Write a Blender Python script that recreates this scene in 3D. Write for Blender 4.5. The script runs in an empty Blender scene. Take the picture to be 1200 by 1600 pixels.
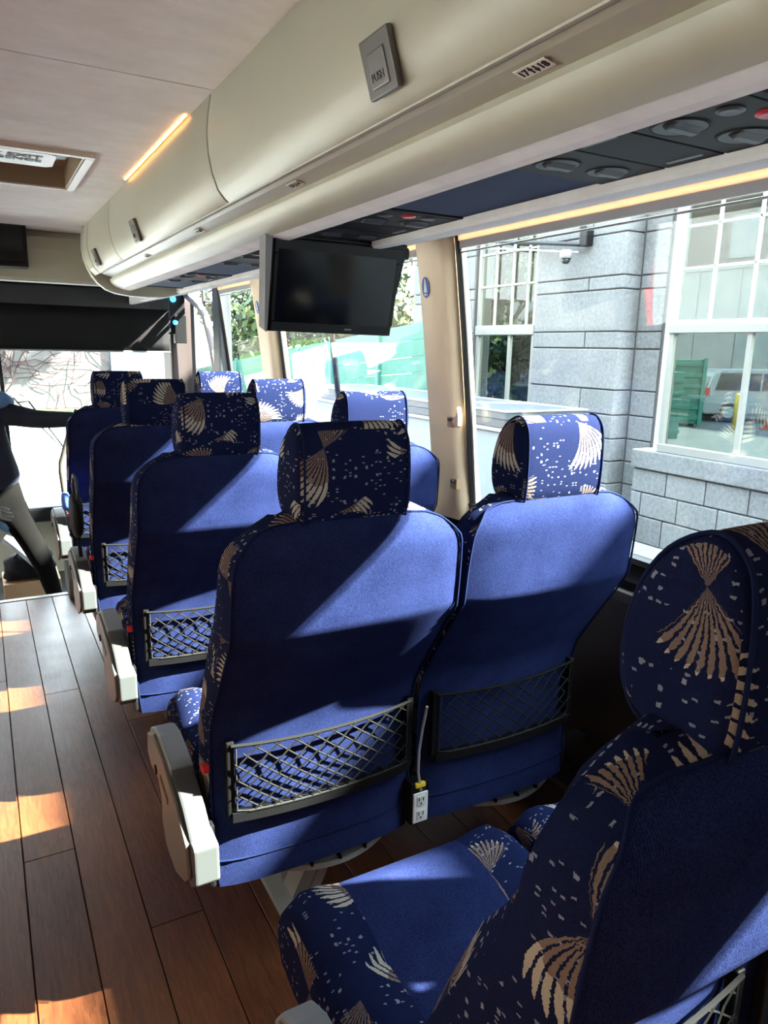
import bpy, bmesh, math, random
from mathutils import Vector, Matrix
random.seed(7)
S = bpy.context.scene
COL = S.collection
# ---------------------------------------------------------------- camera, world, sun, exposure
F, YAW, PITCH, ROLL = 1124.8, 0.51009, 0.22227, 0.02228
cam = bpy.data.cameras.new('camera'); camo = bpy.data.objects.new('camera', cam); COL.objects.link(camo)
cy, sy, cp, sp = math.cos(YAW), math.sin(YAW), math.cos(PITCH), math.sin(PITCH)
fw = Vector((sy*cp, cy*cp, -sp)); rt = Vector((cy, -sy, 0)); up = rt.cross(fw)
cr, sr = math.cos(ROLL), math.sin(ROLL)
r2 = cr*rt + sr*up; u2 = -sr*rt + cr*up
M = Matrix((r2, u2, -fw)).transposed().to_4x4(); M.translation = Vector((0, 0, 1.3504))
camo.matrix_world = M
cam.sensor_fit = 'VERTICAL'; cam.sensor_height = 24; cam.lens = 24*F/1600; cam.clip_start = 0.02; cam.clip_end = 300
S.camera = camo
S.view_settings.view_transform = 'Standard'; S.view_settings.look = 'None'
S.view_settings.exposure = 2.8; S.view_settings.gamma = 1.0; S.view_settings.use_curve_mapping = False
W = bpy.data.worlds.new('world'); S.world = W; W.use_nodes = True
wt = W.node_tree; wt.nodes.clear()
wo = wt.nodes.new('ShaderNodeOutputWorld'); wb = wt.nodes.new('ShaderNodeBackground')
tc = wt.nodes.new('ShaderNodeTexCoord'); sx_ = wt.nodes.new('ShaderNodeSeparateXYZ'); rp = wt.nodes.new('ShaderNodeValToRGB')
wt.links.new(tc.outputs['Generated'], sx_.inputs[0]); wt.links.new(sx_.outputs['Z'], rp.inputs[0])
rp.color_ramp.elements[0].position = 0.0; rp.color_ramp.elements[0].color = (0.95, 0.97, 1.0, 1)
rp.color_ramp.elements[1].position = 0.8; rp.color_ramp.elements[1].color = (0.70, 0.82, 1.0, 1)
wt.links.new(rp.outputs[0], wb.inputs[0]); wt.links.new(wb.outputs[0], wo.inputs[0])
wb.inputs[1].default_value = 3.4
SUN = Vector((1.0, -0.52, 0.9)).normalized()
sun = bpy.data.lights.new('sun', 'SUN'); sun.energy = 17.0; sun.angle = 0.012; sun.color = (1.0, 0.94, 0.84)
suno = bpy.data.objects.new('sun', sun); COL.objects.link(suno)
suno.rotation_euler = SUN.to_track_quat('Z', 'Y').to_euler(); suno.location = (6, -4, 8)
S.cycles.max_bounces = 10; S.cycles.diffuse_bounces = 6; S.cycles.transparent_max_bounces = 16
S.cycles.caustics_reflective = False; S.cycles.caustics_refractive = False
S.cycles.sample_clamp_indirect = 6.0

# ---------------------------------------------------------------- materials
MATS = {}
def srgb(r, g, b):
    f = lambda c: (c/255/12.92) if c/255 <= 0.04045 else ((c/255+0.055)/1.055)**2.4
    return (f(r), f(g), f(b), 1)
class NT:
    def __init__(s, m):
        m.use_nodes = True; s.t = m.node_tree; s.b = s.t.nodes['Principled BSDF']; s.o = s.t.nodes['Material Output']
    def n(s, k, **kw):
        x = s.t.nodes.new(k)
        for a, v in kw.items(): setattr(x, a, v)
        return x
    def l(s, a, b): s.t.links.new(a, b)
    def put(s, sock, v):
        if hasattr(v, 'node') or hasattr(v, 'is_output'): s.t.links.new(v, sock)
        else: sock.default_value = v
    def m(s, op, a, b=None, c=None):
        x = s.n('ShaderNodeMath', operation=op)
        for i, v in enumerate((a, b, c)):
            if v is not None: s.put(x.inputs[i], v)
        return x.outputs[0]
    def mix(s, f, a, b):
        x = s.n('ShaderNodeMix', data_type='RGBA'); s.put(x.inputs[0], f); s.put(x.inputs[6], a); s.put(x.inputs[7], b); return x.outputs[2]
    def noise(s, scale, vec=None, detail=2.0, rough=0.5):
        x = s.n('ShaderNodeTexNoise'); x.inputs['Scale'].default_value = scale; x.inputs['Detail'].default_value = detail
        x.inputs['Roughness'].default_value = rough
        if vec is not None: s.l(vec, x.inputs['Vector'])
        return x.outputs['Fac']
    def bump(s, h, strength=0.2, dist=0.002):
        x = s.n('ShaderNodeBump'); x.inputs['Strength'].default_value = strength; x.inputs['Distance'].default_value = dist
        s.l(h, x.inputs['Height']); s.l(x.outputs[0], s.b.inputs['Normal'])
    def obj(s): return s.n('ShaderNodeTexCoord').outputs['Object']
    def uv(s): return s.n('ShaderNodeTexCoord').outputs['UV']
    def map(s, vec, sc, loc=(0, 0, 0)):
        x = s.n('ShaderNodeMapping'); s.l(vec, x.inputs[0]); x.inputs['Scale'].default_value = sc; x.inputs['Location'].default_value = loc; return x.outputs[0]
    def ramp(s, f, *st):
        x = s.n('ShaderNodeValToRGB'); s.l(f, x.inputs[0]); e = x.color_ramp.elements
        while len(e) < len(st): e.new(0.5)
        for i, (p, c) in enumerate(st): e[i].position = p; e[i].color = c
        return x.outputs[0]
def mat(name, col, rough=0.5, metal=0.0, var=0.0, vscale=8.0, bump=0.0, bscale=60.0, sheen=0.0, spec=None):
    if name in MATS: return MATS[name]
    m = bpy.data.materials.new(name); N = NT(m); MATS[name] = m
    N.b.inputs['Roughness'].default_value = rough; N.b.inputs['Metallic'].default_value = metal
    if spec is not None: N.b.inputs['Specular IOR Level'].default_value = spec
    if var > 0:
        d = tuple(max(0, c*(1-var)) for c in col[:3])+(1,); e = tuple(min(1, c*(1+var)) for c in col[:3])+(1,)
        N.l(N.ramp(N.noise(vscale, N.obj(), 4), (0.3, d), (0.7, e)), N.b.inputs['Base Color'])
    else: N.b.inputs['Base Color'].default_value = col
    if bump > 0: N.bump(N.noise(bscale, N.obj(), 3), bump)
    if sheen > 0:
        N.b.inputs['Sheen Weight'].default_value = sheen; N.b.inputs['Sheen Roughness'].default_value = 0.4
        N.b.inputs['Sheen Tint'].default_value = (0.4, 0.5, 1, 1)
    return m
def emat(name, col, st):
    m = bpy.data.materials.new(name); N = NT(m); N.b.inputs['Base Color'].default_value = col
    N.b.inputs['Emission Color'].default_value = col; N.b.inputs['Emission Strength'].default_value = st; MATS[name] = m; return m
def glass(name, tint=(0.9, 0.95, 0.94, 1), refl=1.0, rough=0.0):
    m = bpy.data.materials.new(name); N = NT(m); N.t.nodes.remove(N.b); MATS[name] = m
    t = N.n('ShaderNodeBsdfTransparent'); t.inputs[0].default_value = tint
    g = N.n('ShaderNodeBsdfGlossy'); g.inputs['Roughness'].default_value = rough
    ge = N.n('ShaderNodeNewGeometry'); dt = N.n('ShaderNodeVectorMath', operation='DOT_PRODUCT'); N.l(ge.outputs['Incoming'], dt.inputs[0]); N.l(ge.outputs['Normal'], dt.inputs[1])
    c5 = N.m('POWER', N.m('SUBTRACT', 1.0, N.m('ABSOLUTE', dt.outputs['Value'])), 5.0)
    f = N.m('MINIMUM', N.m('MULTIPLY', N.m('ADD', 0.04, N.m('MULTIPLY', c5, 0.96)), refl), 0.95)
    x = N.n('ShaderNodeMixShader'); N.l(f, x.inputs[0]); N.l(t.outputs[0], x.inputs[1]); N.l(g.outputs[0], x.inputs[2])
    N.l(x.outputs[0], N.o.inputs[0]); return m

BLUE = (0.030, 0.072, 0.33, 1); NAVY = (0.0075, 0.012, 0.052, 1)
def plain_fabric():
    m = bpy.data.materials.new('blue_velour'); N = NT(m); MATS['plain'] = m
    o = N.obj(); n1 = N.noise(620, o, 3, 0.7); n2 = N.noise(14, o, 3)
    wv = N.n('ShaderNodeTexWave'); wv.wave_type = 'BANDS'; wv.bands_direction = 'X'; N.l(o, wv.inputs['Vector'])
    wv.inputs['Scale'].default_value = 130; wv.inputs['Distortion'].default_value = 6; wv.inputs['Detail Scale'].default_value = 4
    f = N.m('ADD', N.m('MULTIPLY', n1, 0.85), N.m('ADD', N.m('MULTIPLY', wv.outputs['Fac'], 0.25), N.m('MULTIPLY', n2, 0.25)))
    N.l(N.ramp(f, (0.42, (0.0030, 0.0045, 0.020, 1)), (0.90, (0.023, 0.034, 0.112, 1))), N.b.inputs['Base Color'])
    N.b.inputs['Roughness'].default_value = 0.9; N.b.inputs['Specular IOR Level'].default_value = 0.02
    N.b.inputs['Sheen Weight'].default_value = 0.0; N.b.inputs['Sheen Roughness'].default_value = 0.5; N.b.inputs['Sheen Tint'].default_value = (0.35, 0.5, 1, 1)
    N.bump(n1, 0.35, 0.001)
    return m
def shell_fabric(lit='pattern', seed=0.0):
    """navy moquette with cream fans (two shells meeting at a point), small squares and dashes"""
    m = bpy.data.materials.new('shell_moquette'); N = NT(m); MATS[lit] = m
    rnd = N.n('ShaderNodeObjectInfo').outputs['Random']
    uv = N.uv(); sh = N.n('ShaderNodeVectorMath', operation='ADD'); N.l(uv, sh.inputs[0])
    cmb = N.n('ShaderNodeCombineXYZ'); N.l(N.m('MULTIPLY', rnd, 3.7), cmb.inputs[0]); N.l(N.m('MULTIPLY', rnd, 9.1), cmb.inputs[1]); N.l(cmb.outputs[0], sh.inputs[1])
    wob = N.n('ShaderNodeTexNoise'); wob.inputs['Scale'].default_value = 260; N.l(sh.outputs[0], wob.inputs['Vector'])
    ws = N.n('ShaderNodeVectorMath', operation='SCALE'); N.l(wob.outputs['Color'], ws.inputs[0]); ws.inputs['Scale'].default_value = 0.004
    ad = N.n('ShaderNodeVectorMath', operation='ADD'); N.l(sh.outputs[0], ad.inputs[0]); N.l(ws.outputs[0], ad.inputs[1]); P = ad.outputs[0]
    sep = N.n('ShaderNodeSeparateXYZ'); N.l(P, sep.inputs[0])
    def fan(x, y, R, half, nr):
        r = N.m('SQRT', N.m('ADD', N.m('MULTIPLY', x, x), N.m('MULTIPLY', y, y)))
        th = N.m('ARCTAN2', y, x)
        th2 = N.m('ADD', th, N.m('MULTIPLY', N.m('MULTIPLY', r, r), 1.3))      # ribs sweep to one side
        ribc = N.m('COSINE', N.m('MULTIPLY', th2, nr))
        edge = N.m('MULTIPLY', N.m('ADD', 0.9, N.m('MULTIPLY', ribc, 0.1)), R)
        inr = N.m('MULTIPLY', N.m('LESS_THAN', r, edge), N.m('LESS_THAN', N.m('ABSOLUTE', th2), half))
        rib = N.m('GREATER_THAN', ribc, N.m('SUBTRACT', -0.1, N.m('MULTIPLY', r, 1.35)))
        return N.m('MULTIPLY', inr, rib), N.m('DIVIDE', r, R)
    def lattice(CS, ox, oy, pr_):
        gx = N.m('ADD', N.m('DIVIDE', sep.outputs[0], CS), ox); gy0 = N.m('ADD', N.m('DIVIDE', sep.outputs[1], CS), oy)
        cx = N.m('FLOOR', gx); gy = N.m('ADD', gy0, N.m('MULTIPLY', N.m('MODULO', N.m('ABSOLUTE', cx), 2.0), 0.5)); cyy = N.m('FLOOR', gy)
        cv = N.n('ShaderNodeCombineXYZ'); N.l(cx, cv.inputs[0]); N.l(cyy, cv.inputs[1])
        wn = N.n('ShaderNodeTexWhiteNoise', noise_dimensions='2D'); N.l(cv.outputs[0], wn.inputs['Vector'])
        wc = N.n('ShaderNodeSeparateColor'); N.l(wn.outputs['Color'], wc.inputs[0])
        px = N.m('SUBTRACT', N.m('SUBTRACT', gx, cx), 0.5); py = N.m('SUBTRACT', N.m('SUBTRACT', gy, cyy), 0.5)
        a = N.m('MULTIPLY', wc.outputs[0], 6.283); ca = N.m('COSINE', a); sa = N.m('SINE', a)
        qx = N.m('ADD', N.m('SUBTRACT', N.m('MULTIPLY', px, ca), N.m('MULTIPLY', py, sa)), 0.08)
        qy = N.m('ADD', N.m('MULTIPLY', px, sa), N.m('MULTIPLY', py, ca))
        f1, r1 = fan(qx, qy, 0.50, 0.66, 43.0); f2, r2 = fan(N.m('MULTIPLY', qx, -1.0), qy, 0.34, 0.70, 43.0)
        on = N.m('LESS_THAN', wc.outputs[1], pr_)
        near = N.m('LESS_THAN', r1, 1.15)
        return N.m('MULTIPLY', N.m('MAXIMUM', f1, f2), on), r1, N.m('MULTIPLY', near, on)
    fa, ra, na = lattice(0.20, 0.0, 0.0, 0.93)
    fb, rb, nb = lattice(0.155, 0.43, 0.31, 0.8)
    fb = N.m('MULTIPLY', fb, N.m('SUBTRACT', 1.0, na))
    fm = N.m('MAXIMUM', fa, fb); r1 = N.m('ADD', N.m('MULTIPLY', ra, na), N.m('MULTIPLY', rb, N.m('SUBTRACT', 1.0, na)))
    # small squares in columns
    def dots(sx, sy, thr, w, h):
        ux = N.m('MULTIPLY', sep.outputs[0], sx); uy = N.m('MULTIPLY', sep.outputs[1], sy); fx = N.m('FLOOR', ux); fy = N.m('FLOOR', uy)
        c2 = N.n('ShaderNodeCombineXYZ'); N.l(fx, c2.inputs[0]); N.l(fy, c2.inputs[1])
        w2 = N.n('ShaderNodeTexWhiteNoise', noise_dimensions='2D'); N.l(c2.outputs[0], w2.inputs['Vector'])
        a1 = N.m('LESS_THAN', N.m('ABSOLUTE', N.m('SUBTRACT', N.m('SUBTRACT', ux, fx), 0.5)), w)
        a2 = N.m('LESS_THAN', N.m('ABSOLUTE', N.m('SUBTRACT', N.m('SUBTRACT', uy, fy), 0.5)), h)
        return N.m('MULTIPLY', N.m('MULTIPLY', a1, a2), N.m('LESS_THAN', w2.outputs['Value'], thr))
    d = N.m('MAXIMUM', dots(48, 70, 0.24, 0.11, 0.17), dots(120, 190, 0.13, 0.28, 0.2))
    gate = N.m('GREATER_THAN', N.noise(11, P, 1), 0.46)
    d = N.m('MULTIPLY', N.m('MULTIPLY', d, gate), N.m('SUBTRACT', 1.0, fm))
    weave = N.noise(1100, N.obj(), 2)
    base = N.mix(weave, (0.0018, 0.003, 0.012, 1), (0.015, 0.022, 0.074, 1))
    cream = N.mix(weave, (0.20, 0.18, 0.14, 1), (0.55, 0.50, 0.41, 1)); tan = N.mix(weave, (0.09, 0.065, 0.05, 1), (0.26, 0.19, 0.15, 1))
    fc = N.mix(N.m('LESS_THAN', r1, N.m('ADD', 0.5, N.m('MULTIPLY', N.noise(60, P, 2), 0.25))), cream, tan)
    c = N.mix(fm, base, fc); c = N.mix(N.m('MULTIPLY', d, 0.75), c, (0.27, 0.28, 0.34, 1))
    N.l(c, N.b.inputs['Base Color']); N.b.inputs['Roughness'].default_value = 0.9; N.b.inputs['Specular IOR Level'].default_value = 0.02
    N.b.inputs['Sheen Weight'].default_value = 0.0; N.b.inputs['Sheen Tint'].default_value = (0.4, 0.5, 1, 1)
    N.bump(N.m('ADD', weave, N.m('MULTIPLY', fm, 0.8)), 0.4, 0.0015)
    return m
PLAIN = plain_fabric(); PATT = shell_fabric()
def wood():
    m = bpy.data.materials.new('plank_laminate'); N = NT(m); o = N.obj()
    rnd = N.n('ShaderNodeObjectInfo').outputs['Random']
    ad = N.n('ShaderNodeVectorMath', operation='ADD'); N.l(o, ad.inputs[0]); c = N.n('ShaderNodeCombineXYZ')
    N.l(N.m('MULTIPLY', rnd, 13.0), c.inputs[0]); N.l(N.m('MULTIPLY', rnd, 31.0), c.inputs[1]); N.l(c.outputs[0], ad.inputs[1])
    g = N.noise(3.2, N.map(ad.outputs[0], (9, 1.1, 1)), 6, 0.6); g2 = N.noise(9, N.map(ad.outputs[0], (14, 0.7, 1)), 4)
    rings = N.m('FRACT', N.m('MULTIPLY', g, 7.0))
    f = N.m('ADD', N.m('MULTIPLY', rings, 0.28), N.m('ADD', N.m('MULTIPLY', g2, 0.5), N.m('MULTIPLY', rnd, 0.22)))
    N.l(N.ramp(f, (0.2, (0.055, 0.014, 0.0045, 1)), (0.5, (0.115, 0.035, 0.011, 1)), (0.85, (0.18, 0.062, 0.020, 1))), N.b.inputs['Base Color'])
    rr = N.m('ADD', 0.30, N.m('MULTIPLY', N.noise(7, o, 5, 0.7), 0.25)); N.l(rr, N.b.inputs['Roughness'])
    N.b.inputs['Specular IOR Level'].default_value = 0.5
    N.bump(g2, 0.08, 0.002); return m
WOOD = wood()
def granite():
    m = bpy.data.materials.new('granite'); N = NT(m); o = N.obj(); rnd = N.n('ShaderNodeObjectInfo').outputs['Random']
    n = N.noise(26, o, 8, 0.85); n2 = N.noise(2.2, o, 4)
    f = N.m('ADD', N.m('MULTIPLY', n, 0.9), N.m('ADD', N.m('MULTIPLY', n2, 0.25), N.m('MULTIPLY', rnd, 0.08)))
    N.l(N.ramp(f, (0.35, (0.034, 0.036, 0.037, 1)), (0.6, (0.108, 0.112, 0.112, 1)), (0.85, (0.18, 0.181, 0.181, 1))), N.b.inputs['Base Color'])
    N.b.inputs['Roughness'].default_value = 0.9; N.bump(n, 0.4, 0.006); return m
GRAN = granite()
def suede():
    m = bpy.data.materials.new('ceiling_suede'); N = NT(m); o = N.obj()
    f = N.noise(5.5, N.map(o, (1, 1.8, 1)), 7, 0.68)
    N.l(N.ramp(f, (0.3, (0.68, 0.655, 0.635, 1)), (0.7, (0.82, 0.80, 0.785, 1))), N.b.inputs['Base Color'])
    N.b.inputs['Roughness'].default_value = 0.95; N.bump(N.noise(300, o, 3), 0.2, 0.001); return m
SUEDE = suede()
CREAM = mat('cream_plastic', (0.40, 0.385, 0.295, 1), 0.42, var=0.04, vscale=3, bump=0.05, bscale=500)
CREAMD = mat('cream_dark', (0.22, 0.19, 0.14, 1), 0.6)  # darker cream for the rack body and the header joint
BEIGE = mat('beige_pillar', (0.78, 0.59, 0.39, 1), 0.45, var=0.04, bump=0.05, bscale=400)
BLACK = mat('black_plastic', (0.006, 0.006, 0.0065, 1), 0.45, spec=0.2, bump=0.1, bscale=300)
DARK = mat('dark_grey_plastic', (0.045, 0.045, 0.048, 1), 0.45, bump=0.1, bscale=400)
RUBBER = mat('black_rubber', (0.008, 0.008, 0.008, 1), 0.5)
SCREEN = mat('screen_black', (0.003, 0.003, 0.0035, 1), 0.12, spec=0.3)
GREY = mat('grey_armrest_plastic', (0.13, 0.135, 0.135, 1), 0.45, bump=0.08, bscale=500)
GREYL = mat('pale_grey_plastic', (0.17, 0.185, 0.18, 1), 0.45, bump=0.08, bscale=500)
STEEL = mat('grey_steel', (0.36, 0.37, 0.36, 1), 0.45, metal=0.2)
DWALL = mat('dark_brown_wall_panel', (0.020, 0.015, 0.013, 1), 0.5, var=0.2, bump=0.1)
BPANEL = mat('blue_panel_fabric', (0.008, 0.022, 0.075, 1), 0.85, var=0.08, bump=0.2, bscale=900)
WHITE = mat('white_plastic', (0.72, 0.72, 0.68, 1), 0.4)
WPAINT = mat('white_paint', (0.24, 0.24, 0.235, 1), 0.5)
CAR = mat('white_car_paint', (0.32, 0.33, 0.34, 1), 0.2)
DGLASS = mat('dark_car_glass', (0.02, 0.025, 0.03, 1), 0.08)
RED = mat('red_plastic', (0.55, 0.02, 0.025, 1), 0.35)
YEL = mat('yellow_paint', (0.75, 0.50, 0.03, 1), 0.5)
GREEN = mat('green_container', (0.035, 0.17, 0.12, 1), 0.45, var=0.15)
TEAL = mat('green_fence_paint', (0.024, 0.12, 0.085, 1), 0.6, var=0.12)
CONC = mat('concrete', (0.34, 0.33, 0.31, 1), 0.9, var=0.15, vscale=1.5, bump=0.3)
ASPH = mat('asphalt', (0.12, 0.12, 0.12, 1), 0.95, var=0.15, vscale=1.2, bump=0.3)
WALK = mat('sidewalk', (0.18, 0.177, 0.165, 1), 0.95, var=0.08, vscale=3, bump=0.3)
GLASSB = glass('bus_glass', (0.90, 0.95, 0.94, 1), 0.9)
GLASSW = glass('building_glass', (0.32, 0.36, 0.35, 1), 0.8)  # dark tint dims the objects behind to the strength of a reflection
LABEL = mat('label_paper', (0.70, 0.68, 0.60, 1), 0.5)
INK = mat('black_ink', (0.01, 0.01, 0.01, 1), 0.6)
NAVYC = mat('navy_cloth', (0.010, 0.014, 0.030, 1), 0.9, var=0.3, bump=0.4, bscale=40)
BLUEC = mat('pale_blue_cloth', (0.10, 0.22, 0.42, 1), 0.85, var=0.15, bump=0.3, bscale=40)
TROU = mat('dark_trousers', (0.003, 0.0027, 0.0025, 1), 0.95, var=0.3, bump=0.3, bscale=40, spec=0.1)
SKIN = mat('skin', (0.42, 0.24, 0.17, 1), 0.6)
HAIR = mat('dark_hair', (0.015, 0.012, 0.01, 1), 0.7)
CARD = mat('tan_cardboard', (0.42, 0.26, 0.14, 1), 0.8, var=0.08)
BAGM = mat('black_bag_nylon', (0.008, 0.008, 0.010, 1), 0.8, spec=0.15, var=0.3, bump=0.6, bscale=14)
LEAF = [mat('leaf_%s' % n, c, 0.7) for n, c in (('dark', (0.010, 0.022, 0.005, 1)), ('green', (0.028, 0.055, 0.010, 1)), ('yellow', (0.10, 0.115, 0.018, 1)))]
BARK = mat('bark', (0.10, 0.07, 0.05, 1), 0.9, var=0.3)
VINE = mat('dry_vine', (0.035, 0.012, 0.010, 1), 0.9)
PEACH = mat('peach_fascia', (0.80, 0.52, 0.35, 1), 0.6)
GRASS = mat('grass', (0.04, 0.08, 0.010, 1), 0.9, var=0.3, vscale=4)
TINTB = mat('blue_tag', (0.03, 0.11, 0.42, 1), 0.5)

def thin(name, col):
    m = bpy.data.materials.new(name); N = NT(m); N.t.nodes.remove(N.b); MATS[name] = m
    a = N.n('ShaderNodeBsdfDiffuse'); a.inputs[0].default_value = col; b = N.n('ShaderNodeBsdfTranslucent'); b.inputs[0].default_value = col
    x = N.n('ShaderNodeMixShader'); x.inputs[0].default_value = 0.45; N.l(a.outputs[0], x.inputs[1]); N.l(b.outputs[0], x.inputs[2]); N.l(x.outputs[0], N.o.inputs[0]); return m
PSTRIP = thin('peach_translucent_strip', (0.66, 0.46, 0.35, 1))
# ---------------------------------------------------------------- mesh helpers
def link(o, parent=None):
    COL.objects.link(o)
    if parent is not None: o.parent = parent
    return o
def uvbox(me):
    uvl = me.uv_layers.new(name='UVMap'); vs = me.vertices
    for p in me.polygons:
        n = p.normal; ax, ay, az = abs(n.x), abs(n.y), abs(n.z)
        for li in p.loop_indices:
            co = vs[me.loops[li].vertex_index].co
            if ax >= ay and ax >= az: u = (co.y + 3.1*(1 if n.x > 0 else 0), co.z)
            elif ay >= az: u = (co.x, co.z + 1.7*(1 if n.y > 0 else 0))
            else: u = (co.x + 0.9, co.y)
            uvl.data[li].uv = u
def mk(name, vf, m, parent=None, smooth=False, uv=False, loc=None):
    me = bpy.data.meshes.new(name); me.from_pydata(vf[0], [], vf[1]); me.update()
    if isinstance(m, (list, tuple)):
        for x in m: me.materials.append(x)
    else: me.materials.append(m)
    if uv: uvbox(me)
    if smooth:
        for p in me.polygons: p.use_smooth = True
    o = bpy.data.objects.new(name, me)
    if loc: o.location = loc
    return link(o, parent)
def box(x0, x1, y0, y1, z0, z1):
    v = [(x, y, z) for x in (x0, x1) for y in (y0, y1) for z in (z0, z1)]
    return v, [(0, 1, 3, 2), (4, 6, 7, 5), (0, 4, 5, 1), (2, 3, 7, 6), (0, 2, 6, 4), (1, 5, 7, 3)]
def join(*vfs):
    V, Fc = [], []
    for v, f in vfs:
        o = len(V); V += list(v); Fc += [tuple(i+o for i in q) for q in f]
    return V, Fc
def xf(vf, M_): return [tuple(M_ @ Vector(v)) for v in vf[0]], vf[1]
def bev(vf, w, seg=2, ang=30):
    bm = bmesh.new(); vs = [bm.verts.new(v) for v in vf[0]]
    for f in vf[1]:
        try: bm.faces.new([vs[i] for i in f])
        except ValueError: pass
    bmesh.ops.recalc_face_normals(bm, faces=bm.faces)
    es = [e for e in bm.edges if len(e.link_faces) == 2 and e.calc_face_angle(0) > math.radians(ang)]
    bmesh.ops.bevel(bm, geom=es, offset=w, segments=seg, profile=0.6, affect='EDGES', clamp_overlap=True)
    bm.verts.index_update(); r = ([tuple(v.co) for v in bm.verts], [tuple(v.index for v in f.verts) for f in bm.faces]); bm.free(); return r
def bbox(x0, x1, y0, y1, z0, z1, w=0.004, seg=2): return bev(box(x0, x1, y0, y1, z0, z1), w, seg)
def prism(poly, a0, a1, axis='x', w=0.0, seg=2):
    """poly in the other two axes; extruded from a0 to a1 along axis"""
    n = len(poly); f3 = {'x': lambda a, p: (a, p[0], p[1]), 'y': lambda a, p: (p[0], a, p[1]), 'z': lambda a, p: (p[0], p[1], a)}[axis]
    v = [f3(a0, p) for p in poly] + [f3(a1, p) for p in poly]
    f = [tuple(range(n))[::-1], tuple(range(n, 2*n))] + [(i, (i+1) % n, n+(i+1) % n, n+i) for i in range(n)]
    bm = bmesh.new(); vs = [bm.verts.new(q) for q in v]
    for q in f: bm.faces.new([vs[i] for i in q])
    bmesh.ops.recalc_face_normals(bm, faces=bm.faces)
    bm.verts.index_update(); r = (v, [tuple(x.index for x in q.verts) for q in bm.faces]); bm.free()
    return bev(r, w, seg) if w > 0 else r
def strip(pts, a0, a1, axis='y', thick=None, nrm=None):
    """open polyline extruded along axis (a thin sheet given thickness by offset)"""
    n = len(pts); off = []
    for i in range(n):
        p, q = pts[max(0, i-1)], pts[min(n-1, i+1)]; dx, dz = q[0]-p[0], q[1]-p[1]; l = math.hypot(dx, dz) or 1
        off.append((pts[i][0] - dz/l*thick, pts[i][1] + dx/l*thick))
    return prism(pts + off[::-1], a0, a1, axis)
def tube(pts, r, seg=8, closed=False, caps=True):
    pts = [Vector(p) for p in pts]; V, Fc = [], []; n = len(pts); up_ = None
    for i, p in enumerate(pts):
        if closed: t = pts[(i+1) % n] - pts[i-1]
        else: t = pts[min(n-1, i+1)] - pts[max(0, i-1)]
        t.normalize()
        if up_ is None: up_ = Vector((0, 0, 1)) if abs(t.z) < 0.9 else Vector((1, 0, 0))
        a = t.cross(up_).normalized(); b = a.cross(t).normalized(); up_ = b
        ri = r[i] if isinstance(r, (list, tuple)) else r
        for k in range(seg):
            th = 2*math.pi*k/seg; V.append(tuple(p + (a*math.cos(th) + b*math.sin(th))*ri))
    m = n if closed else n-1
    for i in range(m):
        j = (i+1) % n
        for k in range(seg): Fc.append((i*seg+k, i*seg+(k+1) % seg, j*seg+(k+1) % seg, j*seg+k))
    if caps and not closed: Fc += [tuple(range(seg))[::-1], tuple((n-1)*seg+k for k in range(seg))]
    return V, Fc
def lathe(prof, seg=24, c=(0, 0, 0), axis='z'):
    V, Fc = [], []
    for r, h in prof:
        for k in range(seg):
            th = 2*math.pi*k/seg; a, b = r*math.cos(th), r*math.sin(th)
            V.append({'z': (c[0]+a, c[1]+b, c[2]+h), 'y': (c[0]+a, c[1]+h, c[2]+b), 'x': (c[0]+h, c[1]+a, c[2]+b)}[axis])
    for i in range(len(prof)-1):
        for k in range(seg): Fc.append((i*seg+k, i*seg+(k+1) % seg, (i+1)*seg+(k+1) % seg, (i+1)*seg+k))
    Fc += [tuple(range(seg))[::-1], tuple((len(prof)-1)*seg+k for k in range(seg))]
    return V, Fc
def smooth_path(pts, n=4, closed=False):
    P = [Vector(p) for p in pts]; m = len(P); out = []
    for i in range(m if closed else m-1):
        a, b, c, d = (P[(i+k) % m] if closed else P[max(0, min(m-1, i+k))] for k in (-1, 0, 1, 2))
        for t in range(n):
            t /= n; out.append(0.5*((2*b)+(c-a)*t+(2*a-5*b+4*c-d)*t*t+(3*b-a-3*c+d)*t**3))
    return out if closed else out+[P[-1]]
def interp(tab, z):
    if z <= tab[0][0]: return tab[0][1]
    for (a, u), (b, v) in zip(tab, tab[1:]):
        if z <= b: return u + (v-u)*(z-a)/(b-a)
    return tab[-1][1]
def tag(o, label=None, cat=None, group=None, kind=None):
    if label: o['label'] = label
    if cat: o['category'] = cat
    if group: o['group'] = group
    if kind: o['kind'] = kind
    return o
def empty(name, loc=(0, 0, 0), rz=0.0):
    o = bpy.data.objects.new(name, None); o.location = loc; o.rotation_euler = (0, 0, rz); o.empty_display_size = 0.1; return link(o)
def thing(name, label, cat, loc=(0, 0, 0), rz=0.0, group=None): return tag(empty(name, loc, rz), label, cat, group)
def struct(o): o['kind'] = 'structure'; return o
def text(name, body, size, parent, loc, rot, m=INK, ext=0.0004, align='CENTER', bold=0.0):
    c = bpy.data.curves.new(name, 'FONT'); c.body = body; c.size = size; c.extrude = ext; c.align_x = align; c.align_y = 'CENTER'; c.offset = bold
    c.materials.append(m); t = bpy.data.objects.new('t', c); me = bpy.data.meshes.new_from_object(t); me.materials.clear(); me.materials.append(m)
    bpy.data.objects.remove(t); o = bpy.data.objects.new(name, me); o.location = loc; o.rotation_euler = rot; return link(o, parent)
def copy_tree(o, parent=None):
    c = o.copy(); COL.objects.link(c)
    if parent is not None: c.parent = parent
    for ch in o.children: copy_tree(ch, c)
    return c
def setmi(o, fn):
    for p in o.data.polygons: p.material_index = fn(p)

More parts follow.
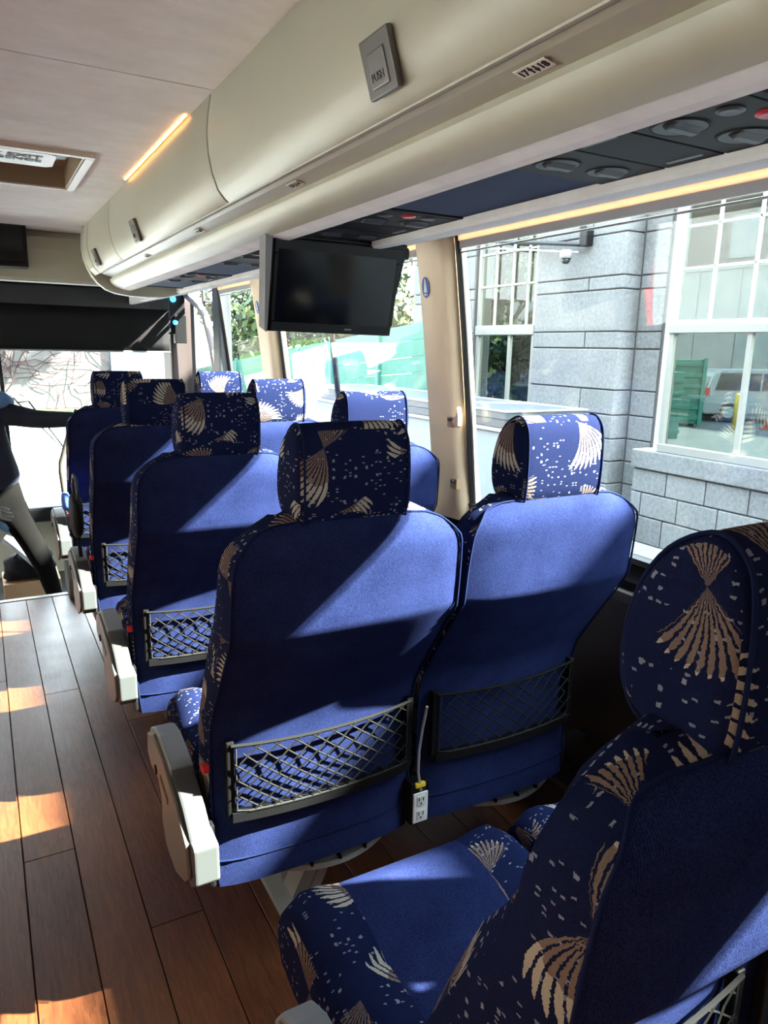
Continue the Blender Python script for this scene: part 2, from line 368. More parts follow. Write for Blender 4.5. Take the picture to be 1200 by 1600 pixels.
# ================================================================ THE SETTING
# floor: planks run along the bus, 0.126 m wide
fl = struct(mk('floor', box(-1.3, 1.42, -1.6, 4.14, -0.06, -0.006), mat('floor_base', (0.02, 0.01, 0.006, 1), 0.8)))
PW = 0.126; first = True
jo = {2: [1.52], 1: [0.4, 2.9], 0: [-0.2, 1.9], 3: [0.9, 2.55], -1: [0.8, 3.1], 4: [1.75, 3.3]}
for k in range(-10, 11):
    x0 = -0.009 + k*PW
    if x0 > 1.38: continue
    js = [-1.6] + sorted(jo.get(k, [random.uniform(-1, 1.2), random.uniform(1.6, 3.6)])) + [4.14]
    for a, b in zip(js, js[1:]):
        mk('plank', bev(box(x0+0.0012, x0+PW-0.0012, a+0.001, b-0.001, -0.006, 0.0), 0.0012, 1), WOOD, fl)
# right side of the bus: the wall leans inward towards the roof
def WX(z): return interp([(0.0, 1.44), (0.6, 1.425), (0.848, 1.405), (1.3, 1.355), (1.7, 1.30), (2.0, 1.2)], z)
wr = struct(mk('wall_right', strip([(1.435, 0.0), (1.425, 0.55), (1.41, 0.80), (1.50, 0.80), (1.50, 0.0)][:3], -1.6, 5.6, 'y', -0.05), DWALL))
struct(mk('trim_1', prism([(1.375, 0.775), (1.37, 0.80), (1.40, 0.838), (1.46, 0.845), (1.46, 0.77)], -1.6, 5.5, 'y', 0.004), BLACK))
struct(mk('trim_2', prism([(1.362, 0.745), (1.358, 0.772), (1.372, 0.778), (1.43, 0.77), (1.43, 0.74)], -1.6, 5.5, 'y', 0.003), mat('dark_brown_ledge', (0.06, 0.05, 0.045, 1), 0.4)))
o = mk('heater_panel', bbox(1.33, 1.43, -1.55, 4.1, 0.02, 0.17, 0.01), DWALL); tag(o, 'low dark heater casing along the floor under the windows', 'heater')
# windows
PILL = [(-1.4, -1.22), (0.28, 0.45), (1.91, 2.08), (3.50, 3.70)]
spans = [(-1.22, 0.28), (0.45, 1.91), (2.08, 3.50), (3.70, 4.42)]
for i, (a, b) in enumerate(spans):
    g = struct(mk('window_%d' % (i+1), prism([(WX(0.84)+0.006, 0.84), (WX(1.27)+0.006, 1.27), (WX(1.70)+0.006, 1.705), (WX(1.70)+0.012, 1.705), (WX(1.27)+0.012, 1.27), (WX(0.84)+0.012, 0.84)], a-0.02, b+0.02, 'y'), GLASSB))
    for y in (a, b):
        s = -1 if y == a else 1
        mk('window_seal', tube([(WX(z)-0.004, y - s*0.010, z) for z in (0.845, 1.0, 1.2, 1.4, 1.6, 1.71)], 0.011, 6), RUBBER, g)
    mk('window_gasket', prism([(1.385, 0.842), (1.385, 0.857), (1.40, 0.862), (1.42, 0.845)], a, b, 'y'), RUBBER, g)
    mk('window_top_rail', prism([(1.298, 1.650), (1.306, 1.650), (1.303, 1.674), (1.295, 1.674)], a, b, 'y', 0.002), mat('grey_edge', (0.34, 0.35, 0.35, 1), 0.4), g)
    mk('window_top_strip', prism([(1.292, 1.672), (1.298, 1.672), (1.293, 1.712), (1.287, 1.712)], a, b, 'y'), PSTRIP, g)  # translucent peach strip along the top of the glass
    mk('window_top_line', tube([(1.303, a, 1.640), (1.303, b, 1.640)], 0.003, 5), WPAINT, g)
for k, ym in enumerate((2.78,)):
    mk('window_divider', tube([(WX(z)+0.03, 2.95, z) for z in (0.85, 1.1, 1.4, 1.7)], 0.012, 6), BLACK, bpy.data.objects['window_3'])
# beige pillars between the windows
def pillar(y0, y1, nm):
    e = thing('window_pillar', nm, 'pillar'); e['kind'] = 'structure'
    zs = [0.80, 0.86, 1.0, 1.2, 1.4, 1.6, 1.74]
    V, Fc = [], []
    fl_ = [0.07, 0.02, 0, 0, 0, 0, 0]
    for z, fo in zip(zs, fl_):
        x = WX(z); ring = [(x+0.03, y0), (x-0.012, y0+0.004), (x-0.040, y0+0.022), (x-0.048, y0+0.045), (x-0.050-fo*0.2, y0+0.075), (x-0.050-fo*0.2, y1-0.012), (x-0.042, y1-0.002), (x+0.03, y1)]
        V += [(a, b + (fo*(-0.6) if j < 4 else fo*0.6), z) for j, (a, b) in enumerate(ring)]
    n = 8
    for i in range(len(zs)-1):
        for k in range(n): Fc.append((i*n+k, i*n+(k+1) % n, (i+1)*n+(k+1) % n, (i+1)*n+k))
    Fc += [tuple(range(n))[::-1], tuple((len(zs)-1)*n+k for k in range(n))]
    b = mk('pillar_cover', (V, Fc), BEIGE, e, smooth=True)
    b.modifiers.new('b', 'EDGE_SPLIT').split_angle = math.radians(50)
    # round blue emblem with a pale figure, on the face
    z = 1.545; x = WX(z)-0.0525; yc = (y0+y1)/2+0.035
    pl = mk('emblem', lathe([(0.0, 0.0), (0.020, 0.0), (0.0215, 0.002), (0.0, 0.0025)], 28, (0, 0, 0), 'x'), TINTB, e)
    pl.location = (x+0.002, yc, z); pl.scale = (-1, 1, 1.5); pl.rotation_euler = (0, math.radians(-7.5), 0)
    fig = join(prism([(-0.010, -0.010), (0.010, -0.010), (0.003, 0.014), (-0.003, 0.014)], 0.0024, 0.0032),
               prism([(-0.004, 0.013), (0.004, 0.013), (0.0, 0.019)], 0.0024, 0.0032), box(0.0024, 0.0032, -0.008, -0.003, -0.017, -0.0125), box(0.0024, 0.0032, 0.002, 0.008, -0.017, -0.0125))
    fg = mk('emblem_figure', fig, WHITE, pl)
    mk('screw', lathe([(0.0, 0), (0.004, 0.0), (0.003, 0.002), (0.0, 0.002)], 10, (x-0.001, yc-0.005, 1.63), 'x'), STEEL, e)
    for z in (1.13, 0.925):
        xx = WX(z) - 0.046
        mk('catch_recess', bbox(xx-0.004, xx+0.03, y0+0.012, y0+0.050, z-0.022, z+0.012, 0.003), mat('beige_recess', (0.40, 0.25, 0.13, 1), 0.5), e)
        mk('catch', lathe([(0.0, -0.012), (0.006, -0.012), (0.006, 0.003), (0.0, 0.003)], 10, (xx, y0+0.03, z+0.004), 'x'), DARK, e)
    z = 1.145
    mk('coat_hook', prism([(y0-0.022, z-0.028), (y0-0.004, z-0.034), (y0+0.012, z-0.015), (y0-0.006, z+0.006), (y0-0.012, z+0.034), (y0-0.022, z+0.005)], WX(z)-0.055, WX(z)-0.038, 'x', 0.004), BEIGE, e)
    return e
pillar(1.91, 2.08, 'beige moulded pillar with coat hook between the two nearest windows')
pillar(3.50, 3.70, 'farther beige pillar left of the hanging monitor')
pillar(0.28, 0.45, 'beige pillar beside the foreground seats, just out of frame')
pillar(-1.4, -1.22, 'rearmost beige pillar behind the camera')
# front right: dark post, grey tube frame and door post
o = struct(mk('trim_3', prism([(4.42, 0.80), (4.56, 0.80), (4.56, 1.72), (4.42, 1.72)], 1.30, 1.38, 'x', 0.01), mat('charcoal_post', (0.05, 0.055, 0.06, 1), 0.4)))
o = mk('grab_rail', tube([(1.31, 5.25, 1.70), (1.32, 4.92, 1.60), (1.325, 4.80, 1.53), (1.345, 4.74, 1.35), (1.365, 4.66, 1.05), (1.375, 4.62, 0.8)], 0.026, 10), mat('grey_tube', (0.36, 0.34, 0.33, 1), 0.4), smooth=True)
tag(o, 'bent grey metal frame tube beside the entrance door', 'rail')
g = struct(mk('door_1', box(1.40, 1.41, 4.60, 5.35, -0.5, 1.70), GLASSB))
mk('door_frame', tube([(1.39, 4.7, -0.4), (1.39, 4.7, 1.62), (1.37, 5.28, 1.66), (1.37, 5.28, -0.4)], 0.02, 6), DARK, g)
mk('door_bar', tube([(1.36, 4.95, 1.50), (1.36, 4.98, 1.72)], 0.012, 6), DARK, g)
struct(mk('trim_4', prism([(5.33, -0.5), (5.60, -0.5), (5.60, 1.75), (5.36, 1.75)], 1.22, 1.40, 'x', 0.02), mat('dark_brown_post', (0.045, 0.030, 0.028, 1), 0.5)))
# header above the side windows and roof
struct(mk('trim_5', prism([(0.925, 1.612), (0.93, 1.606), (0.95, 1.606), (1.30, 1.690), (1.32, 1.71), (1.32, 1.93), (0.925, 1.93)], -1.6, 5.3, 'y'), SUEDE))
# left side
wl = struct(mk('wall_left', box(-1.22, -1.15, -1.6, 5.6, 0.0, 0.85), DWALL))
struct(mk('trim_6', box(-1.20, -1.02, -1.6, 5.3, 1.70, 1.93), SUEDE))
for i, (a, b) in enumerate([(-1.22, 0.28), (0.45, 1.91), (2.08, 3.50), (3.70, 5.3)]):
    struct(mk('window_%d' % (i+5), box(-1.17, -1.163, a-0.02, b+0.02, 0.84, 1.71), GLASSB))
    mk('pillar_left', bbox(-1.20, -1.10, b, b+0.19, 0.8, 1.72, 0.01), BEIGE); struct(bpy.data.objects['pillar_left' if i == 0 else 'pillar_left.%03d' % i])
wbk = struct(mk('wall_back', box(-1.3, 1.45, -4.6, -4.5, 0, 2.0), SUEDE))
struct(mk('wall_right_rear', box(1.30, 1.45, -4.5, -1.58, 0, 2.0), SUEDE)); struct(mk('wall_left_rear', box(-1.25, -1.15, -4.5, -1.58, 0, 2.0), SUEDE))
struct(mk('ceiling_rear', box(-1.3, 1.4, -4.5, -1.6, 1.893, 2.0), SUEDE)); struct(mk('floor_rear', box(-1.3, 1.42, -4.5, -1.6, -0.06, 0), DWALL))
# ceiling with the hatch opening
hx0, hx1, hy0, hy1 = -0.30, 0.335, 2.46, 2.97
cl = struct(mk('ceiling', box(-1.3, 1.4, -1.6, 5.7, 1.97, 2.0), SUEDE))
CZ = 1.893
for (x0, x1, y0, y1) in [(-0.6, 0.56, -1.6, 0.05), (-0.6, 0.56, 0.052, 1.699), (-0.6, 0.56, 1.703, hy0), (-0.6, 0.56, hy1, 4.22), (-0.6, hx0, hy0, hy1), (hx1, 0.56, hy0, hy1)]:
    seam = y0 in (0.052, 1.703)
    mk('ceiling_panel', box(x0, x1, y0+(0.0015 if seam else 0), y1, CZ, CZ+0.03), SUEDE, cl)
mk('ceiling_void', box(-0.6, 0.56, -1.6, 4.2, CZ+0.0775, CZ+0.0776), RUBBER, cl)
# roof hatch
ha = thing('roof_hatch', 'cream roof hatch frame with white emergency exit panel in the ceiling', 'hatch', (0, 0, 0))
def ringbox(x0, x1, y0, y1, z0, z1, w): return join(box(x0-w, x1+w, y0-w, y0, z0, z1), box(x0-w, x1+w, y1, y1+w, z0, z1), box(x0-w, x0, y0, y1, z0, z1), box(x1, x1+w, y0, y1, z0, z1))
mk('outer_frame', bev(ringbox(hx0, hx1, hy0, hy1, CZ-0.012, CZ+0.004, 0.026), 0.003), mat('hatch_cream', (0.66, 0.60, 0.52, 1), 0.4), ha)
mk('inner_frame', bev(ringbox(hx0+0.006, hx1-0.006, hy0+0.006, hy1-0.006, CZ-0.008, CZ+0.07, 0.004), 0.002), mat('hatch_tan', (0.36, 0.27, 0.17, 1), 0.35), ha)
mk('hatch_lid', bbox(hx0, hx1, hy0, hy1, CZ+0.06, CZ+0.07, 0.002), mat('hatch_tan2', (0.30, 0.23, 0.15, 1), 0.4), ha)
sp_ = mk('sign_panel', prism([(-0.3, 2.49), (0.245, 2.49), (0.262, 2.51), (0.262, 2.655), (0.245, 2.675), (-0.3, 2.675)], CZ-0.006, CZ+0.008, 'z', 0.003), WHITE, ha)
mk('hatch_handle', bbox(0.02, 0.12, 2.66, 2.73, CZ+0.005, CZ+0.05, 0.006), BLACK, ha)
mk('latch', bbox(0.262, 0.30, 2.56, 2.64, CZ+0.015, CZ+0.05, 0.006), BLACK, ha)
text('sign_text', 'EMERGENCY EXIT', 0.047, sp_, (0.225, 2.545, CZ-0.0075), (math.pi, 0, 0), align='RIGHT', bold=0.0012)
text('sign_text', "SORTIE D'URGENCE", 0.040, sp_, (0.225, 2.590, CZ-0.0075), (math.pi, 0, 0), align='RIGHT', bold=0.0012)
# front header
hd = struct(mk('wall_front', prism([(4.20, 1.90), (4.155, 1.86), (4.145, 1.80), (4.15, 1.66), (4.17, 1.645), (4.26, 1.645), (4.26, 1.90)], -1.2, 0.98, 'x'), CREAM))
mk('header_joint', box(0.63, 0.632, 4.143, 4.16, 1.66, 1.84), CREAMD, hd)
struct(mk('trim_7', box(-1.2, 1.36, 4.26, 5.7, 1.74, 1.80), BLACK))

# ================================================================ overhead luggage bin
DOORP = [(0.502, 1.893), (0.494, 1.85), (0.490, 1.807), (0.492, 1.768), (0.500, 1.727), (0.512, 1.695), (0.528, 1.676), (0.538, 1.668)]
def luggage_rack(mirror=False):
    e = thing('luggage_rack', 'cream overhead luggage rack with curved bin doors above the right hand seats' if not mirror else 'cream overhead luggage rack on the opposite side of the aisle', 'luggage rack')
    Y1 = 3.90
    core = [(0.52, 1.90), (0.512, 1.85), (0.508, 1.807), (0.510, 1.77), (0.517, 1.735), (0.530, 1.704), (0.548, 1.684), (0.565, 1.676), (0.70, 1.64), (0.70, 1.655), (0.93, 1.655), (0.93, 1.92), (0.52, 1.92)]
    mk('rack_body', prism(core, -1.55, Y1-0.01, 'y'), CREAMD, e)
    for (a, b) in ((-1.5, -0.05), (-0.045, 1.718), (1.726, 3.098), (3.104, 3.72)):
        d = mk('bin_door', bev(strip(DOORP, a, b, 'y', 0.016), 0.004, 2, 50), CREAM, e, smooth=True)
        d.modifiers.new('s', 'EDGE_SPLIT').split_angle = math.radians(35)
        ym = {-0.045: 0.925, 1.726: 2.62, 3.104: 3.52}.get(a, a+0.9)
        if mirror: continue
        # latch plate set into the door, follows its slope
        R = Matrix.Translation((0.4985, ym, 1.715)) @ Matrix.Rotation(math.radians(-17), 4, 'Y')
        h = mk('latch_plate', xf(bev(box(-0.006, 0.004, -0.038, 0.038, -0.036, 0.036), 0.003, 2), R), mat('latch_grey', (0.10, 0.098, 0.09, 1), 0.4), d)
        mk('latch_button', xf(bev(box(-0.0085, 0.0, -0.024, 0.022, -0.026, 0.018), 0.003, 2), R), mat('latch_grey2', (0.13, 0.128, 0.12, 1), 0.35), d)
        t = text('latch_text', 'PUSH', 0.014, d, R @ Vector((-0.0088, 0, -0.015)), (0, 0, 0), mat('latch_text', (0.02, 0.02, 0.02, 1), 0.5))
        t.matrix_local = R @ Matrix.Translation((-0.0088, 0, -0.013)) @ Matrix.Rotation(math.radians(-90), 4, 'Z') @ Matrix.Rotation(math.radians(90), 4, 'X')
    mk('under_door_lip', strip([(0.538, 1.667), (0.556, 1.673), (0.562, 1.676)], -1.5, 3.74, 'y', 0.004), CREAM, e)
    mk('number_rail', strip([(0.556, 1.6725), (0.565, 1.668), (0.585, 1.6635), (0.600, 1.661)], -1.5, 3.78, 'y', 0.006), CREAM, e)
    mk('rail_step', strip([(0.600, 1.6615), (0.600, 1.652)], -1.5, 3.8, 'y', 0.003), CREAM, e)
    roll = [(0.599, 1.652), (0.603, 1.640), (0.612, 1.629), (0.628, 1.619), (0.650, 1.6125)]
    o_ = mk('lower_roll', strip(roll, -1.5, 3.86, 'y', 0.012), CREAM, e, smooth=True); o_.modifiers.new('s', 'EDGE_SPLIT').split_angle = math.radians(40)
    mk('suede_lip', strip([(0.651, 1.6135), (0.68, 1.608), (0.70, 1.607), (0.706, 1.614), (0.706, 1.64)], -1.5, 3.88, 'y', 0.008), SUEDE, e)
    # rounded end cap framing the front of the rack
    env = [(0.496, 1.90), (0.488, 1.85), (0.486, 1.79), (0.492, 1.745), (0.506, 1.70), (0.524, 1.665), (0.548, 1.634), (0.584, 1.606), (0.629, 1.590), (0.688, 1.582), (0.782, 1.579), (0.861, 1.584), (0.927, 1.600), (0.977, 1.620), (1.02, 1.66), (1.02, 1.90)]
    mk('end_cap', prism(env, 3.88, 3.93, 'y', 0.008, 3), CREAM, e)
    for (a, b, poly) in ((3.73, 3.88, DOORP),):
        mk('end_filler', strip(poly, a, b, 'y', 0.014), CREAM, e, smooth=False)
    if mirror:
        e.scale = (-1, 1, 1); e.location = (0.26, 0, 0)
        return e
    for (y, s, n) in ((0.71, '17     18', True), (1.42, '13     14', False), (2.13, '9     10', False), (2.84, '5     6', False)):
        pl = mk('seat_number_label', bev(box(-0.027, 0.027, -0.0095, 0.0095, 0, 0.0012), 0.0004, 1), LABEL, e)
        ang = math.atan2(-0.0045, 0.02)
        # faces down; its text reads from the aisle: right = +Y?? reversed (viewer looks forward-right)
        B = Matrix.Translation((0.578, y, 1.6638)) @ Matrix(((0, -0.22, -0.975, 0), (0, 0, 0, 0), (0, 0, 0, 0), (0, 0, 0, 1)))
        nrm = Vector((-0.2, 0, -0.98)).normalized(); rgt = Vector((0, -1, 0)); upv = nrm.cross(rgt)
        R = Matrix((rgt, upv, nrm)).transposed().to_4x4(); R.translation = Vector((0.578, y, 1.6630))
        pl.matrix_local = R
        for tx, nn in zip((-0.0165, 0.0165), s.split()): text('number', nn, 0.0150, pl, (tx, 0, 0.0016), (0, 0, 0), bold=0.0003)
        for dx_, up1 in ((-0.004, 1), (0.004, -1)):
            mk('arrow', prism([(dx_-0.0035, 0.001*up1), (dx_+0.0035, 0.001*up1), (dx_, 0.0075*up1)], 0.0012, 0.0018, 'z'), INK, pl)
            mk('arrow_stem', box(dx_-0.0012, dx_+0.0012, -0.006, 0.006, 0.0012, 0.0018), INK, pl)
    return e
luggage_rack(); luggage_rack(True)
# warm cove light between the ceiling edge and the second bin door
cv = thing('cove_lamp', 'warm amber cove light glowing along the top of the bin door', 'lamp')
mk('light_strip', box(0.490, 0.494, 1.90, 2.72, CZ-0.0045, CZ-0.002), emat('amber_glow', (1.0, 0.45, 0.14, 1), 1.3), cv)


# ================================================================ passenger service panels under the rack (0.8 m module)
ZP = 1.622
def service_unit():
    e = thing('service_panel', 'x', 'service panel', (0, 0, 0))
    PG = mat('psu_grey', (0.026, 0.026, 0.025, 1), 0.6, spec=0.15, bump=0.1, bscale=500)
    PD = mat('psu_dark', (0.009, 0.009, 0.010, 1), 0.6, spec=0.15)
    def plate(n, y0, y1, m, z=ZP): return mk(n, bbox(0.708, 0.925, y0, y1, z, z+0.012, 0.002), m, e)
    def vent(x, y, r):
        b = mk('air_vent', lathe([(r, 0.004), (r, -0.001), (r*0.97, -0.002), (r*0.92, -0.001), (r*0.9, 0.0), (0.0, 0.0)], 24, (x, y, ZP)), PG, e, smooth=True)
        mk('vent_bowl', lathe([(0.0, 0.0), (r*0.90, 0.0), (r*0.90, 0.002), (0, 0.002)], 20, (x, y, ZP-0.0016)), RUBBER, b)
        mk('vent_flap', prism([(y-r*0.45, ZP-0.001), (y-r*0.2, ZP-0.007), (y+r*0.05, ZP-0.008), (y+r*0.25, ZP-0.001)], x-r*0.65, x+r*0.7, 'x', 0.002), DARK, b)
    pl = plate('light_unit', 0.555, 0.712, PG)
    vent(0.772, 0.665, 0.036); vent(0.868, 0.645, 0.036)
    for x, y, m, n in ((0.766, 0.592, DARK, 'reading_light'), (0.86, 0.575, DARK, 'reading_light'), (0.812, 0.575, RED, 'call_button')):
        mk(n, lathe([(0.016, 0.004), (0.016, -0.002), (0.012, -0.004), (0.0, -0.003)], 18, (x, y, ZP)), m, e)
    pg = plate('speaker_grille', 0.716, 0.812, PD)
    mk('grille_slot', bbox(0.735, 0.741, 0.735, 0.795, ZP-0.002, ZP+0.002, 0.001), GREY, pg); mk('grille_slot', bbox(0.895, 0.901, 0.73, 0.79, ZP-0.002, ZP+0.002, 0.001), GREY, pg)
    plate('vent_unit', 0.816, 0.945, PG); vent(0.775, 0.885, 0.036); vent(0.867, 0.875, 0.034)
    mk('blue_panel', bbox(0.712, 0.925, 0.949, 1.335, ZP+0.003, ZP+0.010, 0.002), BPANEL, e)
    plate('end_plate', 1.338, 1.352, PD); 
    return e
u0 = service_unit()
lbl = ['overhead service panel nearest the camera, beside the 17 18 label', 'overhead vent panel just behind the hanging monitor', 'overhead vent panel ahead of the hanging monitor', 'farthest overhead vent panel near the front of the rack', 'overhead service panel above the camera']
for i, dy in enumerate((0.0, 0.8, 1.6, 2.4, -0.8)):
    c = u0 if i == 0 else copy_tree(u0); c.location = (0, dy, 0); tag(c, lbl[i], 'service panel', 'service panels under the luggage rack')

# ================================================================ seats
REAR = [(0.28, 0.150), (0.36, 0.158), (0.45, 0.160), (0.53, 0.162), (0.60, 0.155), (0.645, 0.143), (0.665, 0.132), (0.74, 0.084), (0.80, 0.0445), (0.855, 0.009), (0.868, 0.002), (0.93, -0.004), (1.0, -0.012), (1.03, -0.012), (1.055, -0.002), (1.07, 0.015), (1.078, 0.035)]
FRONT = [(0.28, 0.20), (0.45, 0.27), (0.60, 0.250), (0.70, 0.213), (0.83, 0.155), (0.88, 0.120), (0.94, 0.090), (1.01, 0.074), (1.05, 0.068), (1.078, 0.055)]
HALF = [(0.28, 0.222), (0.36, 0.226), (0.60, 0.230), (0.80, 0.230), (0.98, 0.228), (1.02, 0.220), (1.045, 0.206), (1.062, 0.182), (1.078, 0.14)]
def backrest_parts(e):
    zs = [0.28, 0.32, 0.36, 0.40, 0.45, 0.50, 0.55, 0.60, 0.63, 0.65, 0.665, 0.68, 0.72, 0.76, 0.80, 0.83, 0.850, 0.858, 0.866, 0.874, 0.90, 0.95, 0.98, 1.005, 1.025, 1.042, 1.055, 1.066, 1.073, 1.078]
    nr = 14; rings = []
    for z in zs:
        h, yr, yf = interp(HALF, z), interp(REAR, z), interp(FRONT, z); ring = []
        # rear face, left to right (edge rounded slightly, middle bulging back)
        for i in range(nr+1):
            t = -1+2*i/nr; b = 0.012*(abs(t)**6) - 0.006*(1-t*t)
            ring.append((t*(h-0.004), yr+b))
        d = yf-yr
        for q in (0.22, 0.45, 0.7): ring.append((h+0.002, yr+0.012+d*q))
        for i in range(nr+1):
            t = 1-2*i/nr; bol = 0.018*math.exp(-((abs(t)-0.78)/0.18)**2)
            ring.append((t*(h-0.012), yf+bol-0.02*(abs(t)**8)))
        for q in (0.7, 0.45, 0.22): ring.append((-(h+0.002), yr+0.012+d*q))
        rings.append([(x, y, z - 0.035*(abs(x)/0.23)**3*max(0, (z-1.0)/0.078)) for x, y in ring])
    n = len(rings[0]); V = [p for r in rings for p in r]
    rear, side, front = [], [], []
    for i in range(len(rings)-1):
        for k in range(n):
            q = (i*n+k, i*n+(k+1) % n, (i+1)*n+(k+1) % n, (i+1)*n+k)
            if k < nr and zs[i] < 1.062: rear.append(q)
            elif nr+4+2 <= k < nr+4+nr-2 and zs[i] < 1.0: front.append(q)
            else: side.append(q)
    side.append(tuple((len(rings)-1)*n+k for k in range(n))); side.append(tuple(range(n))[::-1])
    def sub(fs):
        used = sorted({i for f in fs for i in f}); mp = {a: b for b, a in enumerate(used)}
        return [V[i] for i in used], [tuple(mp[i] for i in f) for f in fs]
    b = mk('backrest', sub(side), PATT, e, smooth=True, uv=True); b['label'] = 'navy backrest sides woven with cream shell fans'
    r_ = mk('rear_cover', sub(rear), PLAIN, b, smooth=True, uv=True); r_['label'] = 'plain blue velour rear cover'
    mk('front_panel', sub(front), PLAIN, b, smooth=True, uv=True)
    # piping seam round the rear cover
    dr = lambda x, z: z - 0.035*(abs(x)/0.23)**3*max(0, (z-1.0)/0.078)
    up_z = (0.29, 0.4, 0.5, 0.6, 0.645, 0.665, 0.74, 0.8, 0.855, 0.868, 0.93, 1.0, 1.03, 1.05, 1.062)
    lp = [(-(interp(HALF, z)-0.002), interp(REAR, z)+0.009, dr(interp(HALF, z), z)) for z in up_z]
    hh = interp(HALF, 1.066); tp = [(hh*t/8, interp(REAR, 1.066)+0.012*abs(t/8)**6-0.006*(1-(t/8)**2), dr(hh*t/8, 1.066)+0.001) for t in range(-7, 8)]
    mk('piping', tube(smooth_path(lp+tp+[(-x, y, z) for x, y, z in lp[::-1]], 2), 0.0024, 6), mat('piping_navy', (0.008, 0.014, 0.05, 1), 0.9, spec=0.05), b, smooth=True)
    mk('lower_seam', tube([(t*0.222, interp(REAR, 0.335)-0.001-0.006*(1-t*t)+0.012*abs(t)**6, 0.337-0.004*(1-t*t)) for t in [i/8-1 for i in range(17)]], 0.0022, 5), mat('piping_navy', BLUE), b)
def headrest(e):
    prof = [(0.000, 1.060), (-0.004, 1.10), (-0.004, 1.15), (0.000, 1.195), (0.010, 1.217), (0.028, 1.229), (0.048, 1.226), (0.075, 1.208), (0.096, 1.178), (0.108, 1.14), (0.111, 1.105), (0.104, 1.074), (0.085, 1.054), (0.05, 1.050), (0.012, 1.050)]
    cyy, cz = 0.05, 1.135; V, Fc = [], []; n = len(prof)
    xs = [(-0.113, 0.0), (-0.113, 0.55), (-0.111, 0.80), (-0.106, 0.93), (-0.098, 0.985), (-0.085, 1.0), (-0.04, 1.01), (0, 1.012)]
    xs = xs + [(-a, s) for a, s in xs[-2::-1]]
    for x, s in xs:
        for (y, z) in prof: V.append((x, cyy+(y-cyy)*s, cz+(z-cz)*s))
    for i in range(len(xs)-1):
        for k in range(n): Fc.append((i*n+k, i*n+(k+1) % n, (i+1)*n+(k+1) % n, (i+1)*n+k))
    bm = bmesh.new(); vs = [bm.verts.new(v) for v in V]
    for f in Fc: bm.faces.new([vs[i] for i in f])
    bmesh.ops.remove_doubles(bm, verts=bm.verts, dist=0.0004); bmesh.ops.recalc_face_normals(bm, faces=bm.faces)
    bm.verts.index_update(); vf = ([tuple(v.co) for v in bm.verts], [tuple(v.index for v in f.verts) for f in bm.faces]); bm.free()
    h = mk('headrest', vf, PATT, e, smooth=True, uv=True); h['label'] = 'shell patterned headrest'
    sm = h.modifiers.new('s', 'SUBSURF'); sm.levels = 1; sm.render_levels = 1
    for s in (-1, 1):
        mk('piping', tube(smooth_path([(s*0.099, cyy+(y-cyy)*0.975, cz+(z-cz)*0.97) for y, z in prof], 3, True), 0.0022, 5, closed=True), mat('piping_navy', BLUE), h, smooth=True)
def cushion(e):
    # long section in y,z ; lofted across x with rounded ends
    sec = [(0.19, 0.37), (0.19, 0.43), (0.21, 0.452), (0.30, 0.460), (0.42, 0.462), (0.475, 0.462), (0.49, 0.458), (0.505, 0.466), (0.56, 0.480), (0.62, 0.482), (0.655, 0.472), (0.672, 0.445), (0.672, 0.40), (0.655, 0.355), (0.60, 0.335), (0.4, 0.335), (0.2, 0.345)]
    cyy, cz = 0.43, 0.40; xs = [-0.228, -0.226, -0.220, -0.208, -0.19, -0.16, -0.12, -0.118, -0.06, 0, 0.06, 0.118, 0.12, 0.16, 0.19, 0.208, 0.220, 0.226, 0.228]
    sc = {0.228: (0.90, 0.45), 0.226: (0.955, 0.7), 0.220: (0.98, 0.86), 0.208: (0.995, 0.95), 0.19: (1, 1.0)}
    V, Fc, n = [], [], len(sec)
    for x in xs:
        a, b = sc.get(abs(x), (1.0, 1.0)); bol = 0.010 if 0.13 < abs(x) < 0.2 else 0
        for y, z in sec: V.append((x+0.02, cyy+(y-cyy)*a, cz+(z-cz)*b+(bol if z > 0.44 else 0)))
    c_, p_ = [], []
    for i in range(len(xs)-1):
        for k in range(n):
            q = (i*n+k, i*n+(k+1) % n, (i+1)*n+(k+1) % n, (i+1)*n+k)
            (p_ if 6 <= i < 11 and 1 <= k <= 11 else c_).append(q)
    c_ += [tuple(range(n))[::-1], tuple((len(xs)-1)*n+k for k in range(n))]
    def sub(fs):
        used = sorted({i for f in fs for i in f}); mp = {a: b for b, a in enumerate(used)}
        return [V[i] for i in used], [tuple(mp[i] for i in f) for f in fs]
    c = mk('seat_cushion', sub(c_), PATT, e, smooth=True, uv=True); c['label'] = 'seat cushion with shell patterned side strips'
    mk('cushion_panel', sub(p_), PLAIN, c, smooth=True, uv=True)
    mk('cushion_pan', bbox(-0.19, 0.22, 0.20, 0.62, 0.30, 0.337, 0.01), BLACK, e)
